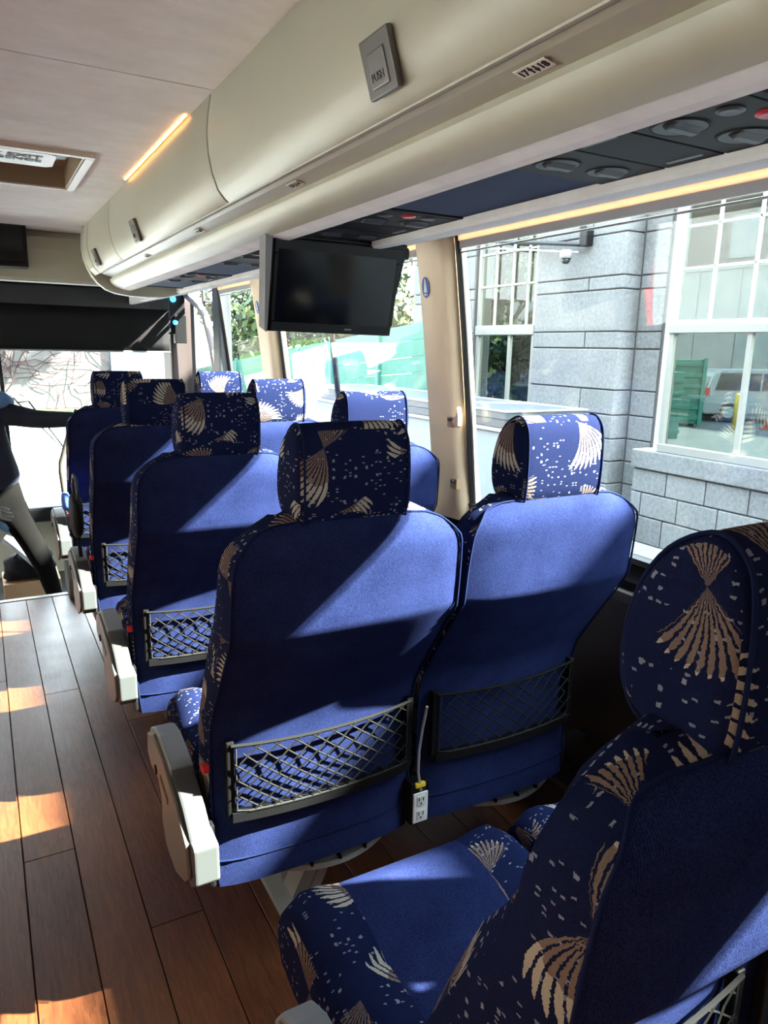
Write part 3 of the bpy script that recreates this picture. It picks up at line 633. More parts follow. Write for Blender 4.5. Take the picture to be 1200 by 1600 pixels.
def net_pocket(e):
    e2 = mk('pocket_frame', join(), BLACK, e) if False else None
    L, R_, zb, zt = -0.194, 0.211, 0.453, 0.600
    yb = lambda x, z: interp(REAR, z) - 0.020 - 0.010*(1-(x/0.2)**2)
    bz = lambda x: zb - 0.012 + 0.012*(x/0.2)**2*0.5
    side = lambda x: bev(xf(box(-0.008, 0.008, -0.006, 0.012, zb-0.012, zt+0.006), Matrix.Translation((x, interp(REAR, 0.52)-0.013, 0))), 0.003, 2)
    xs = [L+(R_-L)*i/12 for i in range(13)]
    bot = []
    for a, b in zip(xs, xs[1:]):
        v = []
        for x in (a, b):
            y = yb(x, 0.46)+0.002; z = bz(x)
            v += [(x, y-0.005, z-0.012), (x, y-0.005, z+0.008), (x, y+0.014, z+0.008), (x, y+0.014, z-0.012)]
        bot.append((v, [(0, 1, 5, 4), (1, 2, 6, 5), (2, 3, 7, 6), (3, 0, 4, 7), (0, 3, 2, 1), (4, 5, 6, 7)]))
    fr = mk('pocket_frame', join(side(L), side(R_), *bot), BLACK, e)
    inner = tube([(L+0.009, yb(L, 0.5)-0.001, zt), (L+0.009, yb(L, 0.5)-0.001, bz(L)+0.012)] + [(x, yb(x, 0.46)-0.003, bz(x)+0.010) for x in xs[1:-1]] + [(R_-0.009, yb(R_, 0.5)-0.001, bz(R_)+0.012), (R_-0.009, yb(R_, 0.5)-0.001, zt)], 0.0022, 5)
    mk('frame_wire', inner, mat('net_grey', (0.025, 0.025, 0.024, 1), 0.7, spec=0.1), fr)
    zl = lambda x: zt - 0.010 + 0.010*(x/0.2)**2           # top elastic sags slightly
    mk('top_elastic', tube([(x, interp(REAR, 0.6)-0.014-0.010*(1-(x/0.2)**2), zl(x)) for x in xs], 0.0035, 6), mat('net_cord', (0.010, 0.010, 0.010, 1), 0.8, spec=0.08), fr)
    cords = []; H = zt-zb; pitch = 0.041
    for d in (1, -1):
        k = -8
        while k < 26:
            x0 = L + k*pitch; pts = []
            for t in range(9):
                f = t/8; x = x0 + d*f*H*1.25 + (0.0 if d == 1 else H*1.25)
                if L+0.004 <= x <= R_-0.004:
                    z = zb + f*(zl(x)-zb); pts.append((x, interp(REAR, z)-0.020-0.012*(1-(x/0.2)**2)-0.004*math.sin(f*math.pi)-(0.0015 if d > 0 else 0) + (0.006 if f > 0.85 else 0), z))
            if len(pts) >= 2: cords.append(tube(pts, 0.0019, 4))
            k += 1
    n_ = mk('cord_net', join(*cords), mat('net_cord2', (0.011, 0.011, 0.010, 1), 0.8, spec=0.08), fr); n_['kind'] = 'stuff'
def armrest(e, dx=0.0):
    ar = [(0.455, 0.455), (0.452, 0.49), (0.43, 0.52), (0.39, 0.54), (0.34, 0.545), (0.28, 0.535), (0.21, 0.515), (0.15, 0.49), (0.115, 0.465), (0.10, 0.452), (0.15, 0.40), (0.215, 0.36), (0.262, 0.37), (0.285, 0.40), (0.288, 0.44), (0.315, 0.468), (0.38, 0.462), (0.43, 0.445)]
    ARF = mat('armrest_light_grey', (0.16, 0.165, 0.17, 1), 0.5, bump=0.08, bscale=500); ARR = mat('armrest_rear_grey', (0.040, 0.042, 0.042, 1), 0.5, bump=0.08, bscale=500)
    a = mk('armrest', prism([(0.455, 0.455), (0.452, 0.49), (0.43, 0.52), (0.39, 0.54), (0.34, 0.545), (0.28, 0.535), (0.235, 0.524), (0.235, 0.40), (0.262, 0.38), (0.285, 0.40), (0.288, 0.44), (0.315, 0.468), (0.38, 0.462), (0.43, 0.445)], -0.290, -0.243, 'x', 0.007, 3), ARF, e, smooth=False)
    mk('armrest_rear', prism([(0.233, 0.521), (0.21, 0.512), (0.15, 0.487), (0.115, 0.462), (0.10, 0.450), (0.15, 0.40), (0.215, 0.362), (0.233, 0.365)], -0.288, -0.245, 'x', 0.005, 2), ARR, a)
    mk('armrest_shell', prism([(0.44, 0.46), (0.43, 0.51), (0.37, 0.535), (0.27, 0.52), (0.17, 0.485), (0.10, 0.445), (0.085, 0.385), (0.12, 0.352), (0.20, 0.318), (0.275, 0.325), (0.31, 0.37), (0.30, 0.42), (0.33, 0.45), (0.40, 0.44)], -0.297, -0.287, 'x', 0.004, 2), mat('warm_grey_shell', (0.12, 0.115, 0.11, 1), 0.5), a)
    mk('armrest_end_block', prism([(0.07, 0.375), (0.074, 0.447), (0.13, 0.452), (0.17, 0.40), (0.17, 0.345), (0.10, 0.350)], -0.289, -0.240, 'x', 0.006, 3), mat('armrest_end_grey', (0.055, 0.060, 0.060, 1), 0.5), a)
    mk('armrest_slot', bev(xf(box(-0.001, 0.002, -0.035, 0.035, -0.008, 0.008), Matrix.Translation((-0.2975, 0.27, 0.462)) @ Matrix.Rotation(math.radians(15), 4, 'X')), 0.001, 1), BLACK, a)
    mk('armrest_knob', lathe([(0, -0.003), (0.010, -0.003), (0.012, 0.004), (0, 0.004)], 14, (-0.298, 0.345, 0.465), 'x'), BLACK, a)
    mk('recliner_bracket', bbox(-0.243, -0.229, 0.14, 0.42, 0.30, 0.44, 0.006), BLACK, e)
    mk('recline_button', bbox(-0.243, -0.227, 0.168, 0.186, 0.537, 0.553, 0.003), RED, e)
def coach_seat(arm):
    e = thing('coach_seat', 'x', 'seat')
    backrest_parts(e); headrest(e); cushion(e); net_pocket(e)
    if arm: armrest(e)
    else:
        mk('recliner_bracket', prism([(0.20, 0.60), (0.235, 0.64), (0.33, 0.50), (0.30, 0.44), (0.22, 0.46)], 0.232, 0.244, 'x', 0.003), mat('brown_bracket', (0.06, 0.035, 0.025, 1), 0.4), e)
    return e
SA, SW = coach_seat(True), coach_seat(False)
XA, XWn = 0.555, 1.028
rown = ['foreground row', 'nearest full row', 'second row ahead', 'third row ahead', 'front row']
used = [False, False]
lab = {(0, 0): 'blue coach seat filling the lower right foreground, seen from its side',
 (0, 1): 'blue window seat of the foreground row, only its cushion corner showing',
 (1, 0): 'large blue aisle seat in mid picture, net pocket sunlit, beside the white outlet',
 (1, 1): 'blue window seat with brightly lit headrest against the stone building',
 (2, 0): 'blue aisle seat directly ahead of the large mid picture aisle seat',
 (2, 1): 'blue window seat whose lit headrest stands below the hanging monitor',
 (3, 0): 'blue aisle seat with a small net pocket, two rows ahead of the mid picture one',
 (3, 1): 'blue window seat with shell headrest in front of the far beige pillar',
 (4, 0): 'frontmost blue aisle seat that the standing person holds on to',
 (4, 1): 'frontmost blue window seat beside the entrance door frame'}
for k in range(5):
    for s, src in ((0, SA), (1, SW)):
        if used[s]: c = copy_tree(src)
        else: c = src; used[s] = True
        c.location = ((XA, XWn)[s], 1.087+(k-1)*0.8, 0); tag(c, lab[(k, s)], 'seat', 'blue coach seats in pairs')
# seat frames: pedestal, cross beams and footrests for each pair
def seat_frame():
    e = thing('seat_pedestal', 'x', 'seat pedestal')
    for y in (0.26, 0.56): mk('cross_beam', bbox(-0.22, 0.86, y-0.02, y+0.02, 0.262, 0.30, 0.005), DARK, e)
    for (a, b, x) in ((0.30, 0.44, 0.02), ):
        mk('leg', join(prism([(0.20, 0.28), (0.26, 0.28), (0.42, 0.0), (0.36, 0.0)], x-0.006, x+0.03), prism([(0.56, 0.28), (0.60, 0.28), (0.47, 0.0), (0.42, 0.0)], x-0.006, x+0.03)), STEEL, e)
    mk('leg_plate', prism([(0.215, 0.27), (0.25, 0.28), (0.40, 0.02), (0.345, 0.02)], 0.055, 0.085, 'x', 0.003), STEEL, e)
    mk('floor_rail', bbox(-0.03, 0.09, 0.30, 0.52, 0.0, 0.014, 0.004), STEEL, e)
    for cx_ in (0.065, 0.575):
        xs = [cx_-0.155+0.31*i/14 for i in range(15)]; V, Fc = [], []
        for i, x in enumerate(xs):
            t = (x-cx_)/0.155; w = 0.026*(1-0.62*t*t)+0.003; y = 0.215+0.035*t*t; z = 0.215+0.006*t*t
            V += [(x, y-w, z-0.002), (x, y-w*0.9, z+0.010), (x, y+w*0.9, z+0.016), (x, y+w, z+0.002), (x, y, z-0.012)]
        for i in range(14):
            for q in range(5): Fc.append((i*5+q, i*5+(q+1) % 5, i*5+5+(q+1) % 5, i*5+5+q))
        Fc += [(4, 3, 2, 1, 0), (70, 71, 72, 73, 74)]
        f = mk('footrest', (V, Fc), mat('footrest_grey', (0.34, 0.35, 0.35, 1), 0.45), e, smooth=False)
        for i in range(1, 14, 3): mk('grip_rib', box(xs[i]-0.003, xs[i]+0.003, 0.185+0.035*((xs[i]-cx_)/0.155)**2, 0.212+0.035*((xs[i]-cx_)/0.155)**2, 0.2255, 0.2325), BLACK, f)
        for s in (-1, 1): mk('footrest_arm', tube([(cx_+s*0.10, 0.22, 0.222), (cx_+s*0.10, 0.27, 0.27)], 0.006, 6), STEEL, f)
    return e
F0 = seat_frame()
fl_l = ['grey steel seat frame and footrests of the foreground pair', 'grey steel leg and two curved footrests under the mid picture seat pair', 'seat frame with footrests under the second pair ahead', 'seat frame with footrests under the third pair ahead', 'seat frame with footrests under the frontmost pair']
for k in range(5):
    c = F0 if k == 0 else copy_tree(F0); c.location = (XA, 1.087+(k-1)*0.8, 0); tag(c, fl_l[k], 'seat pedestal', 'frames under the seat pairs')
# double outlet between the two mid-picture seats
def outlet(y, lb):
    e = thing('power_outlet', lb, 'outlet', (0.795, y, 0.334))
    mk('outlet_box', bbox(-0.024, 0.024, 0.002, 0.05, -0.043, 0.062, 0.003), BLACK, e)
    p = mk('face_plate', bbox(-0.019, 0.019, -0.003, 0.002, -0.037, 0.037, 0.0015), WHITE, e)
    for z in (0.018, -0.018):
        mk('socket_face', bbox(-0.011, 0.011, -0.0045, -0.002, z-0.0125, z+0.0125, 0.002), mat('socket_white', (0.62, 0.62, 0.58, 1), 0.4), p)
        for x in (-0.0055, 0.0055): mk('socket_slot', box(x-0.001, x+0.001, -0.0052, -0.004, z, z+0.008), INK, p)
        mk('socket_hole', lathe([(0, -0.0006), (0.0022, -0.0006), (0.0022, 0.001), (0, 0.001)], 8, (0, -0.0047, z-0.006), 'y'), INK, p)
    mk('yellow_connector', bbox(-0.014, 0.012, -0.004, 0.01, 0.051, 0.062, 0.003), YEL, e)
    mk('outlet_screw', lathe([(0, -0.002), (0.0035, -0.002), (0.0035, 0.001), (0, 0.001)], 10, (0, 0.0, 0.045), 'y'), STEEL, e)
    mk('cable', tube([(-0.003, 0.0, 0.06), (-0.006, 0.004, 0.09), (-0.004, 0.006, 0.14), (-0.002, -0.002, 0.2), (-0.004, -0.02, 0.26)], 0.003, 6), mat('grey_cable', (0.3, 0.3, 0.3, 1), 0.5), e)
outlet(1.222, 'white double power outlet on a black box between the two mid picture seats')

# ================================================================ screens
mo = thing('hanging_monitor', 'black flat monitor folded down from the luggage rack in front of the window', 'monitor', (0.842, 1.76, 1.625))
R = Matrix.Rotation(math.radians(13), 4, 'X') @ Matrix.Rotation(math.radians(-3), 4, 'Z')
def mm(n, vf, m, p=mo): return mk(n, xf(vf, R), m, p)
cs = mm('monitor_case', prism([(-0.185, -0.243), (0.165, -0.243), (0.192, 0.0), (-0.192, 0.0)], -0.004, 0.035, 'y', 0.005, 2), BLACK)
mm('bezel', bev(join(box(-0.176, 0.176, -0.010, -0.004, -0.050, -0.012), box(-0.176, -0.160, -0.010, -0.004, -0.215, -0.05), box(0.152, 0.172, -0.010, -0.004, -0.215, -0.05), box(-0.176, 0.168, -0.012, -0.004, -0.240, -0.215)), 0.0015, 1), mat('bezel_grey', (0.008, 0.008, 0.009, 1), 0.4, spec=0.2))
mm('screen', box(-0.166, 0.160, -0.0115, -0.0042, -0.221, -0.038), SCREEN)
mm('side_rail', prism([(-0.194, -0.238), (-0.186, -0.243), (-0.186, 0.004), (-0.207, 0.004)], -0.022, 0.03, 'y', 0.003), mat('rail_grey', (0.20, 0.20, 0.21, 1), 0.4))
mk('ceiling_housing', bbox(-0.135, 0.085, -0.01, 0.10, -0.012, 0.012, 0.004), BLACK, mo)
mk('housing_shroud', bbox(0.09, 0.225, 0.03, 0.16, -0.035, 0.0, 0.012), BLACK, mo)
mm('monitor_mark', box(0.03, 0.05, -0.0125, -0.012, -0.230, -0.226), GREYL)
mm('hinge_cap', bbox(-0.215, -0.186, -0.012, 0.012, 0.0, 0.018, 0.003), mat('rail_grey2', (0.35, 0.35, 0.34, 1), 0.4))
fm_ = thing('front_monitor', 'small black monitor on the cream front header, cut by the left picture edge', 'monitor')
mk('monitor_case', bbox(-0.15, 0.262, 4.06, 4.15, 1.70, 1.925, 0.006), BLACK, fm_)
mk('screen', bbox(-0.13, 0.245, 4.055, 4.062, 1.72, 1.90, 0.002), SCREEN, fm_)
for k in range(4): mk('top_slot', box(0.10+0.035*k, 0.125+0.035*k, 4.056, 4.06, 1.907, 1.915), GREY, fm_)

# ================================================================ front of the bus
fr2 = struct(mk('floor_front', box(-1.3, 1.42, 4.14, 5.8, -0.42, -0.36), DARK))
struct(mk('trim_8', bbox(-1.2, 1.3, 4.11, 4.15, -0.36, 0.004, 0.003), mat('step_edge', (0.55, 0.53, 0.5, 1), 0.4)))
ws = struct(mk('window_9', prism([(5.78, 0.15), (5.60, 1.70), (5.606, 1.70), (5.786, 0.15)], -1.2, 1.27, 'x'), GLASSB))
struct(mk('trim_9', bbox(-1.2, 1.35, 5.55, 5.85, 0.09, 0.20, 0.02), BLACK))
struct(mk('trim_10', box(-1.25, 1.38, 5.8, 5.9, -0.45, 0.1), CREAM))
mk('windshield_post', tube([(0.16, 5.74, 0.2), (0.13, 5.66, 1.3)], 0.014, 6), BLACK, ws)
sh = thing('sun_blind', 'long black roller sun blind across the top of the windscreen', 'blind')
mk('blind_housing', bbox(-1.1, 1.30, 5.22, 5.30, 1.42, 1.75, 0.01), BLACK, sh)
V = []; Fc = []
nx = 40
for i in range(nx+1):
    x = -1.0 + (1.176+1.0)*i/nx
    for z in (1.30, 1.36, 1.43, 1.5, 1.58): V.append((x, 5.195 + 0.004*math.sin(i*0.9+z*20), z))
for i in range(nx):
    for j in range(4): Fc.append((i*5+j, i*5+j+1, i*5+6+j, i*5+5+j))
bl = mk('blind_cloth', (V, Fc), mat('blind_black', (0.010, 0.009, 0.010, 1), 0.7, spec=0.15), sh, smooth=True)
bl.modifiers.new('s', 'SOLIDIFY').thickness = 0.003
mk('blind_rod', tube([(-1.0, 5.19, 1.298), (1.178, 5.19, 1.298)], 0.006, 6), STEEL, sh)
mk('blind_flap', bbox(-1.0, 1.19, 5.20, 5.215, 1.43, 1.70, 0.004), mat('flap_grey', (0.016, 0.016, 0.016, 1), 0.4), sh)
mk('blind_bracket', bbox(1.22, 1.30, 5.20, 5.26, 1.36, 1.55, 0.005), BLACK, sh)
for z, n_ in ((1.655, 0), (1.50, 1)):
    o = mk('indicator_lamp', lathe([(0, -0.012), (0.018-0.004*n_, -0.01), (0.021-0.004*n_, 0.0), (0.012, 0.006), (0, 0.006)], 16, (1.215+0.01*n_, 5.205, z), 'y'), emat('blue_led%d' % n_, (0.03, 0.35, 0.9, 1), 1.2))
    tag(o, ['upper bright blue lamp by the end of the sun blind', 'lower bright blue lamp by the end of the sun blind'][n_], 'lamp', 'blue lamps beside the blind')
o = mk('grab_pole', tube([(0.47, 4.42, 0.98), (0.435, 4.42, 0.90), (0.365, 4.42, 0.68), (0.362, 4.42, 0.64), (0.378, 4.42, 0.38), (0.39, 4.42, -0.36)], 0.014, 10), mat('dark_pole', (0.06, 0.055, 0.05, 1), 0.4), smooth=True)
tag(o, 'bent dark grab pole beside the frontmost aisle seat', 'rail')
wp = thing('windscreen_wiper', 'thin dark windscreen wiper slanting behind the standing person', 'wiper')
mk('wiper_arm', tube([(0.22, 5.82, 0.92), (0.30, 5.82, 0.93), (0.5, 5.84, 0.60), (0.62, 5.86, 0.30), (0.62, 5.84, 0.19)], 0.006, 6), BLACK, wp)
mk('wiper_blade', tube([(0.20, 5.80, 0.96), (0.62, 5.86, 0.42)], 0.005, 6), BLACK, wp)
o = mk('cardboard_box', join(bbox(0.02, 0.34, 4.72, 5.02, -0.36, -0.09, 0.003)), CARD); tag(o, 'tan cardboard box on the lower front floor', 'box')
# folded black holdall on the box, a white bag roll and white console
def blob(name, c, r, m, parent=None, seed=0, amp=0.15, sub=3):
    bm = bmesh.new(); bmesh.ops.create_icosphere(bm, subdivisions=sub, radius=1); rn = random.Random(seed)
    ks = [(Vector((rn.uniform(-3, 3), rn.uniform(-3, 3), rn.uniform(-3, 3))), rn.uniform(0, 6)) for _ in range(6)]
    for v in bm.verts:
        p = v.co.copy(); d = sum(math.sin(k.dot(p)*1.6+ph) for k, ph in ks)/6
        q = Vector([math.copysign(abs(t)**0.75, t) for t in p])*(1+amp*d*2)
        v.co = Vector((c[0]+q.x*r[0], c[1]+q.y*r[1], c[2]+q.z*r[2]))
    bm.verts.index_update(); vf = ([tuple(v.co) for v in bm.verts], [tuple(v.index for v in f.verts) for f in bm.faces]); bm.free()
    return mk(name, vf, m, parent, smooth=True)
o = thing('black_holdall', 'crumpled black bag lying on the tan cardboard box', 'bag')
blob('bag_body', (0.17, 4.84, -0.01), (0.15, 0.12, 0.085), BAGM, o, 3, 0.2); mk('bag_handle', tube([(0.08, 4.76, 0.05), (0.12, 4.73, 0.10), (0.2, 4.73, 0.10), (0.24, 4.76, 0.05)], 0.008, 6), BAGM, o, smooth=True)
o = mk('white_wrapped_roll', tube([(0.05, 4.72, 0.20), (0.11, 4.70, 0.16), (0.18, 4.69, 0.08), (0.22, 4.69, 0.02)], [0.025, 0.036, 0.036, 0.03], 12), mat('white_wrap', (0.55, 0.58, 0.66, 1), 0.5, var=0.15, bump=0.5), smooth=True); tag(o, 'white wrapped roll leaning on the black bag', 'roll')
o = mk('seat_side_console', prism([(4.02, 0.0), (4.14, 0.0), (4.24, 0.02), (4.24, 0.16), (4.15, 0.19), (4.04, 0.10)], 0.325, 0.40, 'x', 0.008), GREYL); tag(o, 'small pale grey moulded console at the step edge', 'console')
# bag hanging at the third seat
o = thing('hanging_shoulder_bag', 'small black shoulder bag with a looped strap hung beside a front aisle seat', 'bag')
blob('bag_body', (0.288, 2.98, 0.69), (0.024, 0.085, 0.085), BAGM, o, 5, 0.12)
mk('strap', tube([(0.288, 3.02, 0.75), (0.284, 3.02, 0.80), (0.288, 2.99, 0.85), (0.291, 2.95, 0.84), (0.293, 2.93, 0.78), (0.290, 2.94, 0.74)], 0.006, 6), mat('strap_grey', (0.06, 0.06, 0.065, 1), 0.5), o, smooth=True)
mk('strap_tail', tube([(0.288, 2.96, 0.61), (0.291, 2.95, 0.52), (0.290, 2.97, 0.45)], 0.008, 6), BAGM, o, smooth=True)
o = blob('blue_cloth', (0.30, 3.52, 0.64), (0.02, 0.04, 0.045), mat('bright_blue_cloth', (0.05, 0.12, 0.5, 1), 0.8), None, 9, 0.1); tag(o, 'small bright blue cloth beside the frontmost aisle seat', 'cloth')

# ================================================================ the standing person
def skin(name, joints, edges, m, parent, sub=2, root=0):
    me = bpy.data.meshes.new(name); me.from_pydata([j[0] for j in joints], edges, []); o = bpy.data.objects.new(name, me); link(o, parent)
    me.materials.append(m)
    sk = o.modifiers.new('skin', 'SKIN'); sk.use_smooth_shade = True
    for i, j in enumerate(joints):
        r = j[1]; me.skin_vertices[0].data[i].radius = r if isinstance(r, tuple) else (r, r); me.skin_vertices[0].data[i].use_root = (i == root)
    s = o.modifiers.new('sub', 'SUBSURF'); s.levels = sub; s.render_levels = sub
    return o
pe = thing('person', 'person in a dark blue jacket leaning with one arm on the frontmost seat', 'person', (0, 0, 0))
PY = 4.52
J = [((0.03, PY, 0.47), 0.13), ((0.02, PY, 0.62), 0.125), ((-0.03, PY, 0.82), 0.14), ((-0.07, PY, 0.98), 0.12), ((-0.13, PY-0.01, 1.09), 0.055), ((-0.17, PY-0.02, 1.17), 0.07),
     ((0.11, PY+0.02, 0.40), 0.085), ((0.235, PY-0.06, 0.10), 0.062), ((0.31, PY+0.10, -0.24), 0.042), ((0.32, PY+0.02, -0.32), 0.04), ((0.33, PY-0.12, -0.33), 0.032),
     ((-0.07, PY, 0.38), 0.085), ((-0.06, PY-0.05, 0.04), 0.062), ((-0.05, PY+0.06, -0.26), 0.042), ((-0.05, PY-0.02, -0.33), 0.04), ((-0.05, PY-0.14, -0.335), 0.032)]
E_ = [(0, 1), (1, 2), (2, 3), (3, 4), (4, 5), (0, 6), (6, 7), (7, 8), (8, 9), (9, 10), (0, 11), (11, 12), (12, 13), (13, 14), (14, 15)]
skin('trousers_and_body', J, E_, TROU, pe)
JJ = [((0.06, PY, 0.50), 0.150), ((0.01, PY, 0.66), 0.145), ((-0.03, PY, 0.82), 0.155), ((-0.05, PY, 0.95), 0.13), ((0.09, PY-0.03, 0.965), 0.070), ((0.27, PY-0.06, 0.925), 0.055), ((0.43, PY-0.09, 0.925), 0.047), ((0.49, PY-0.1, 0.925), 0.043),
      ((-0.20, PY, 0.93), 0.07), ((-0.22, PY-0.08, 0.68), 0.052), ((-0.06, PY-0.17, 0.50), 0.045)]
skin('jacket', JJ, [(0, 1), (1, 2), (2, 3), (3, 4), (4, 5), (5, 6), (6, 7), (3, 8), (8, 9), (9, 10)], NAVYC, pe)
skin('jacket_hem', [((-0.03, PY, 0.40), (0.07, 0.17)), ((0.05, PY, 0.435), (0.08, 0.175)), ((0.11, PY, 0.46), (0.07, 0.17))], [(0, 1), (1, 2)], BLUEC, pe, 2)
tube_c = tube([(-0.18, PY-0.05, 1.09), (-0.03, PY-0.12, 1.055), (0.09, PY-0.08, 1.04), (0.13, PY, 1.02), (0.04, PY+0.06, 1.05), (-0.1, PY+0.06, 1.07)], [0.03, 0.045, 0.05, 0.035, 0.03, 0.02], 10)
mk('jacket_hood', tube_c, BLUEC, pe, smooth=True)
hd_ = blob('head', (-0.19, PY-0.03, 1.27), (0.078, 0.095, 0.115), SKIN, pe, 1, 0.0)
mk('hair', tuple(blob('hair_tmp', (-0.195, PY+0.025, 1.325), (0.089, 0.105, 0.082), HAIR, None, 2, 0.02).data and (lambda o_: ([tuple(v.co) for v in o_.data.vertices], [tuple(p.vertices) for p in o_.data.polygons]))(bpy.data.objects['hair_tmp'])), HAIR, pe, smooth=True)
bpy.data.objects.remove(bpy.data.objects['hair_tmp'])
mk('nose', lathe([(0.0, -0.03), (0.014, 0.0), (0.006, 0.03), (0, 0.032)], 8, (-0.165, PY-0.125, 1.265)), SKIN, pe, smooth=True)
for s in (-1, 1):
    mk('eye', lathe([(0, -0.004), (0.009, 0.0), (0, 0.004)], 10, (-0.175+s*0.032, PY-0.118, 1.29), 'y'), WHITE, pe); mk('ear', lathe([(0, -0.01), (0.022, 0), (0, 0.01)], 10, (-0.19+s*0.082, PY-0.02, 1.27), 'x'), SKIN, pe)
mk('mouth', bbox(-0.195, -0.15, PY-0.122, PY-0.112, 1.215, 1.222, 0.002), mat('lip', (0.3, 0.1, 0.08, 1), 0.5), pe)
def hand(base, d, side, parent):
    d = Vector(d).normalized(); sd = Vector(side).normalized(); b = Vector(base)
    Jn = [(b, 0.022), (b+d*0.04, 0.027), (b+d*0.075, 0.025)]; Ed = [(0, 1), (1, 2)]; dn = d.cross(sd).normalized()
    for q, ln in ((-0.028, 0.065), (-0.009, 0.078), (0.010, 0.074), (0.028, 0.056)):
        i = len(Jn); p0 = b+d*0.08+sd*q; Jn += [(p0, 0.010), (p0+d*ln*0.5+dn*0.01, 0.0088), (p0+d*ln*0.8+dn*0.035, 0.0078)]; Ed += [(2, i), (i, i+1), (i+1, i+2)]
    i = len(Jn); Jn += [(b+d*0.03-sd*0.035, 0.011), (b+d*0.06-sd*0.06+dn*0.01, 0.0095)]; Ed += [(1, i), (i, i+1)]
    return skin('hand', [(tuple(p), r) for p, r in Jn], Ed, SKIN, parent, 1)
hand((0.50, PY-0.11, 0.92), (1, -0.2, -0.15), (0, 1, 0.1), pe)
g_ = hand((-0.03, PY-0.19, 0.48), (0.9, -0.1, -0.45), (0, 0.3, 1), pe); g_.data.materials[0] = mat('grey_glove', (0.22, 0.27, 0.30, 1), 0.8)

# ================================================================ outside
gr = struct(mk('ground', box(-40, 60, -30, 60, -0.85, -0.75), ASPH))
struct(mk('sidewalk', box(3.2, 6.4, -12, 11, -0.75, -0.60), WALK))
for k in range(26): mk('paving_slab', bbox(4.6, 5.98, -2+0.46*k+0.004, -2+0.46*(k+1)-0.004, -0.60, -0.592, 0.003, 1), WALK, bpy.data.objects['sidewalk'])
D = 6.0
bd = thing('stone_building', 'grey stone building with white framed windows beyond the bus windows', 'building', (0, 0, 0))
BH = 5.34
def blk(y0, y1, z0, z1, x0=D, x1=D+0.3, j=0.006, nm='stone_block'):
    return mk(nm, bev(box(x0+random.uniform(-0.003, 0.003), x1, y0+j, y1-j, z0+j, z1-j), 0.008, 1), GRAN, bd)
mk('mortar_core', join(box(D+0.02, D+0.28, 5.72, 7.05, -0.6, 3.2), box(D+0.02, D+0.28, 8.34, 9.9, -0.6, 3.2), box(D+0.02, D+0.28, 2.2, 5.3, -0.6, 0.19), box(D+0.02, D+0.28, 7.0, 8.4, -0.6, 0.19),
   box(D+0.02, D+0.28, -6, 2.2, -0.6, 3.2), box(D+0.24, D+0.3, 5.30, 5.75, -0.6, 3.2)), mat('mortar', (0.05, 0.05, 0.05, 1), 0.95), bd)
CZs = [-0.6, -0.31, -0.06, 0.19, 0.44, 0.70, 0.97, 1.41, 1.59, 2.03, 2.17, 2.60, 2.78, 3.2]
for i, (a, b) in enumerate(zip(CZs, CZs[1:])):
    m_ = 6.2 if i % 2 else 6.62
    if b-a > 0.3: blk(5.68, 7.08, a, b)
    else: blk(5.68, m_, a, b); blk(m_, 7.08, a, b)
    blk(5.33, 5.66, a, b, D+0.22, D+0.32); blk(8.34, 9.1, a, b); blk(9.1, 9.95, a, b)
    blk(1.4, 2.15, a, b)
for i, (a, b) in enumerate(((-0.6, -0.31), (-0.31, -0.06), (-0.06, 0.19))):
    off = 0.0 if i % 2 == 0 else 0.30
    ys = [2.15] + [y for y in [3.05+off+0.46*k - 0.92 for k in range(0, 8)] if 2.3 < y < 5.2] + [5.33]
    for p, q in zip(ys, ys[1:]): blk(p, q, a, b)
    for p, q in ((7.08, 7.7), (7.7, 8.34)): blk(p, q, a, b)
mk('window_ledge', bev(box(D-0.03, D+0.3, 2.15, 5.34, 0.196, 0.385), 0.012, 2), GRAN, bd)
mk('window_ledge', bev(box(D-0.03, D+0.3, 7.08, 8.34, 0.196, 0.385), 0.012, 2), GRAN, bd)
mk('upper_wall', box(D, D+0.3, -9, 10.0, 3.22, BH), GRAN, bd)
mk('side_wall', box(D, D+0.3, -9, 1.4, -0.6, 3.2), GRAN, bd)
WF = mat('window_frame_paint', (0.155, 0.153, 0.138, 1), 0.5)
def bwin(y0, y1, xs, ups, low, hz):
    w = mk('window_frame', bev(join(box(xs, xs+0.08, y0, y0+0.06, 0.385, 3.2), box(xs, xs+0.08, y1-0.06, y1, 0.385, 3.2), box(xs-0.01, xs+0.08, y0, y1, 0.385, 0.47), box(xs-0.02, xs+0.08, y0, y1, 1.565, 1.69), box(xs, xs+0.08, y0, y1, 3.12, 3.2)), 0.006, 1), WF, bd)
    mk('pane', box(xs+0.045, xs+0.05, y0+0.05, y1-0.05, 0.46, 3.15), GLASSW, w)
    for y in ups: mk('glazing_bar', box(xs+0.01, xs+0.04, y-0.012, y+0.012, 1.68, 3.15), WPAINT, w)
    for z in hz: mk('glazing_bar', box(xs+0.01, xs+0.04, y0+0.05, y1-0.05, z-0.012, z+0.012), WPAINT, w)
    for y in low: mk('mullion', box(xs+0.005, xs+0.05, y-0.024, y+0.024, 0.46, 1.58), WF, w)
    return w
bwin(2.2, 5.08, D+0.04, (4.65, 4.24, 3.83, 3.42, 3.0, 2.6), (4.20, 3.3), (2.17, 2.555, 2.95))
bwin(7.10, 8.32, D+0.04, (7.30, 7.60, 7.95), (7.60,), (2.19, 2.60, 3.0))
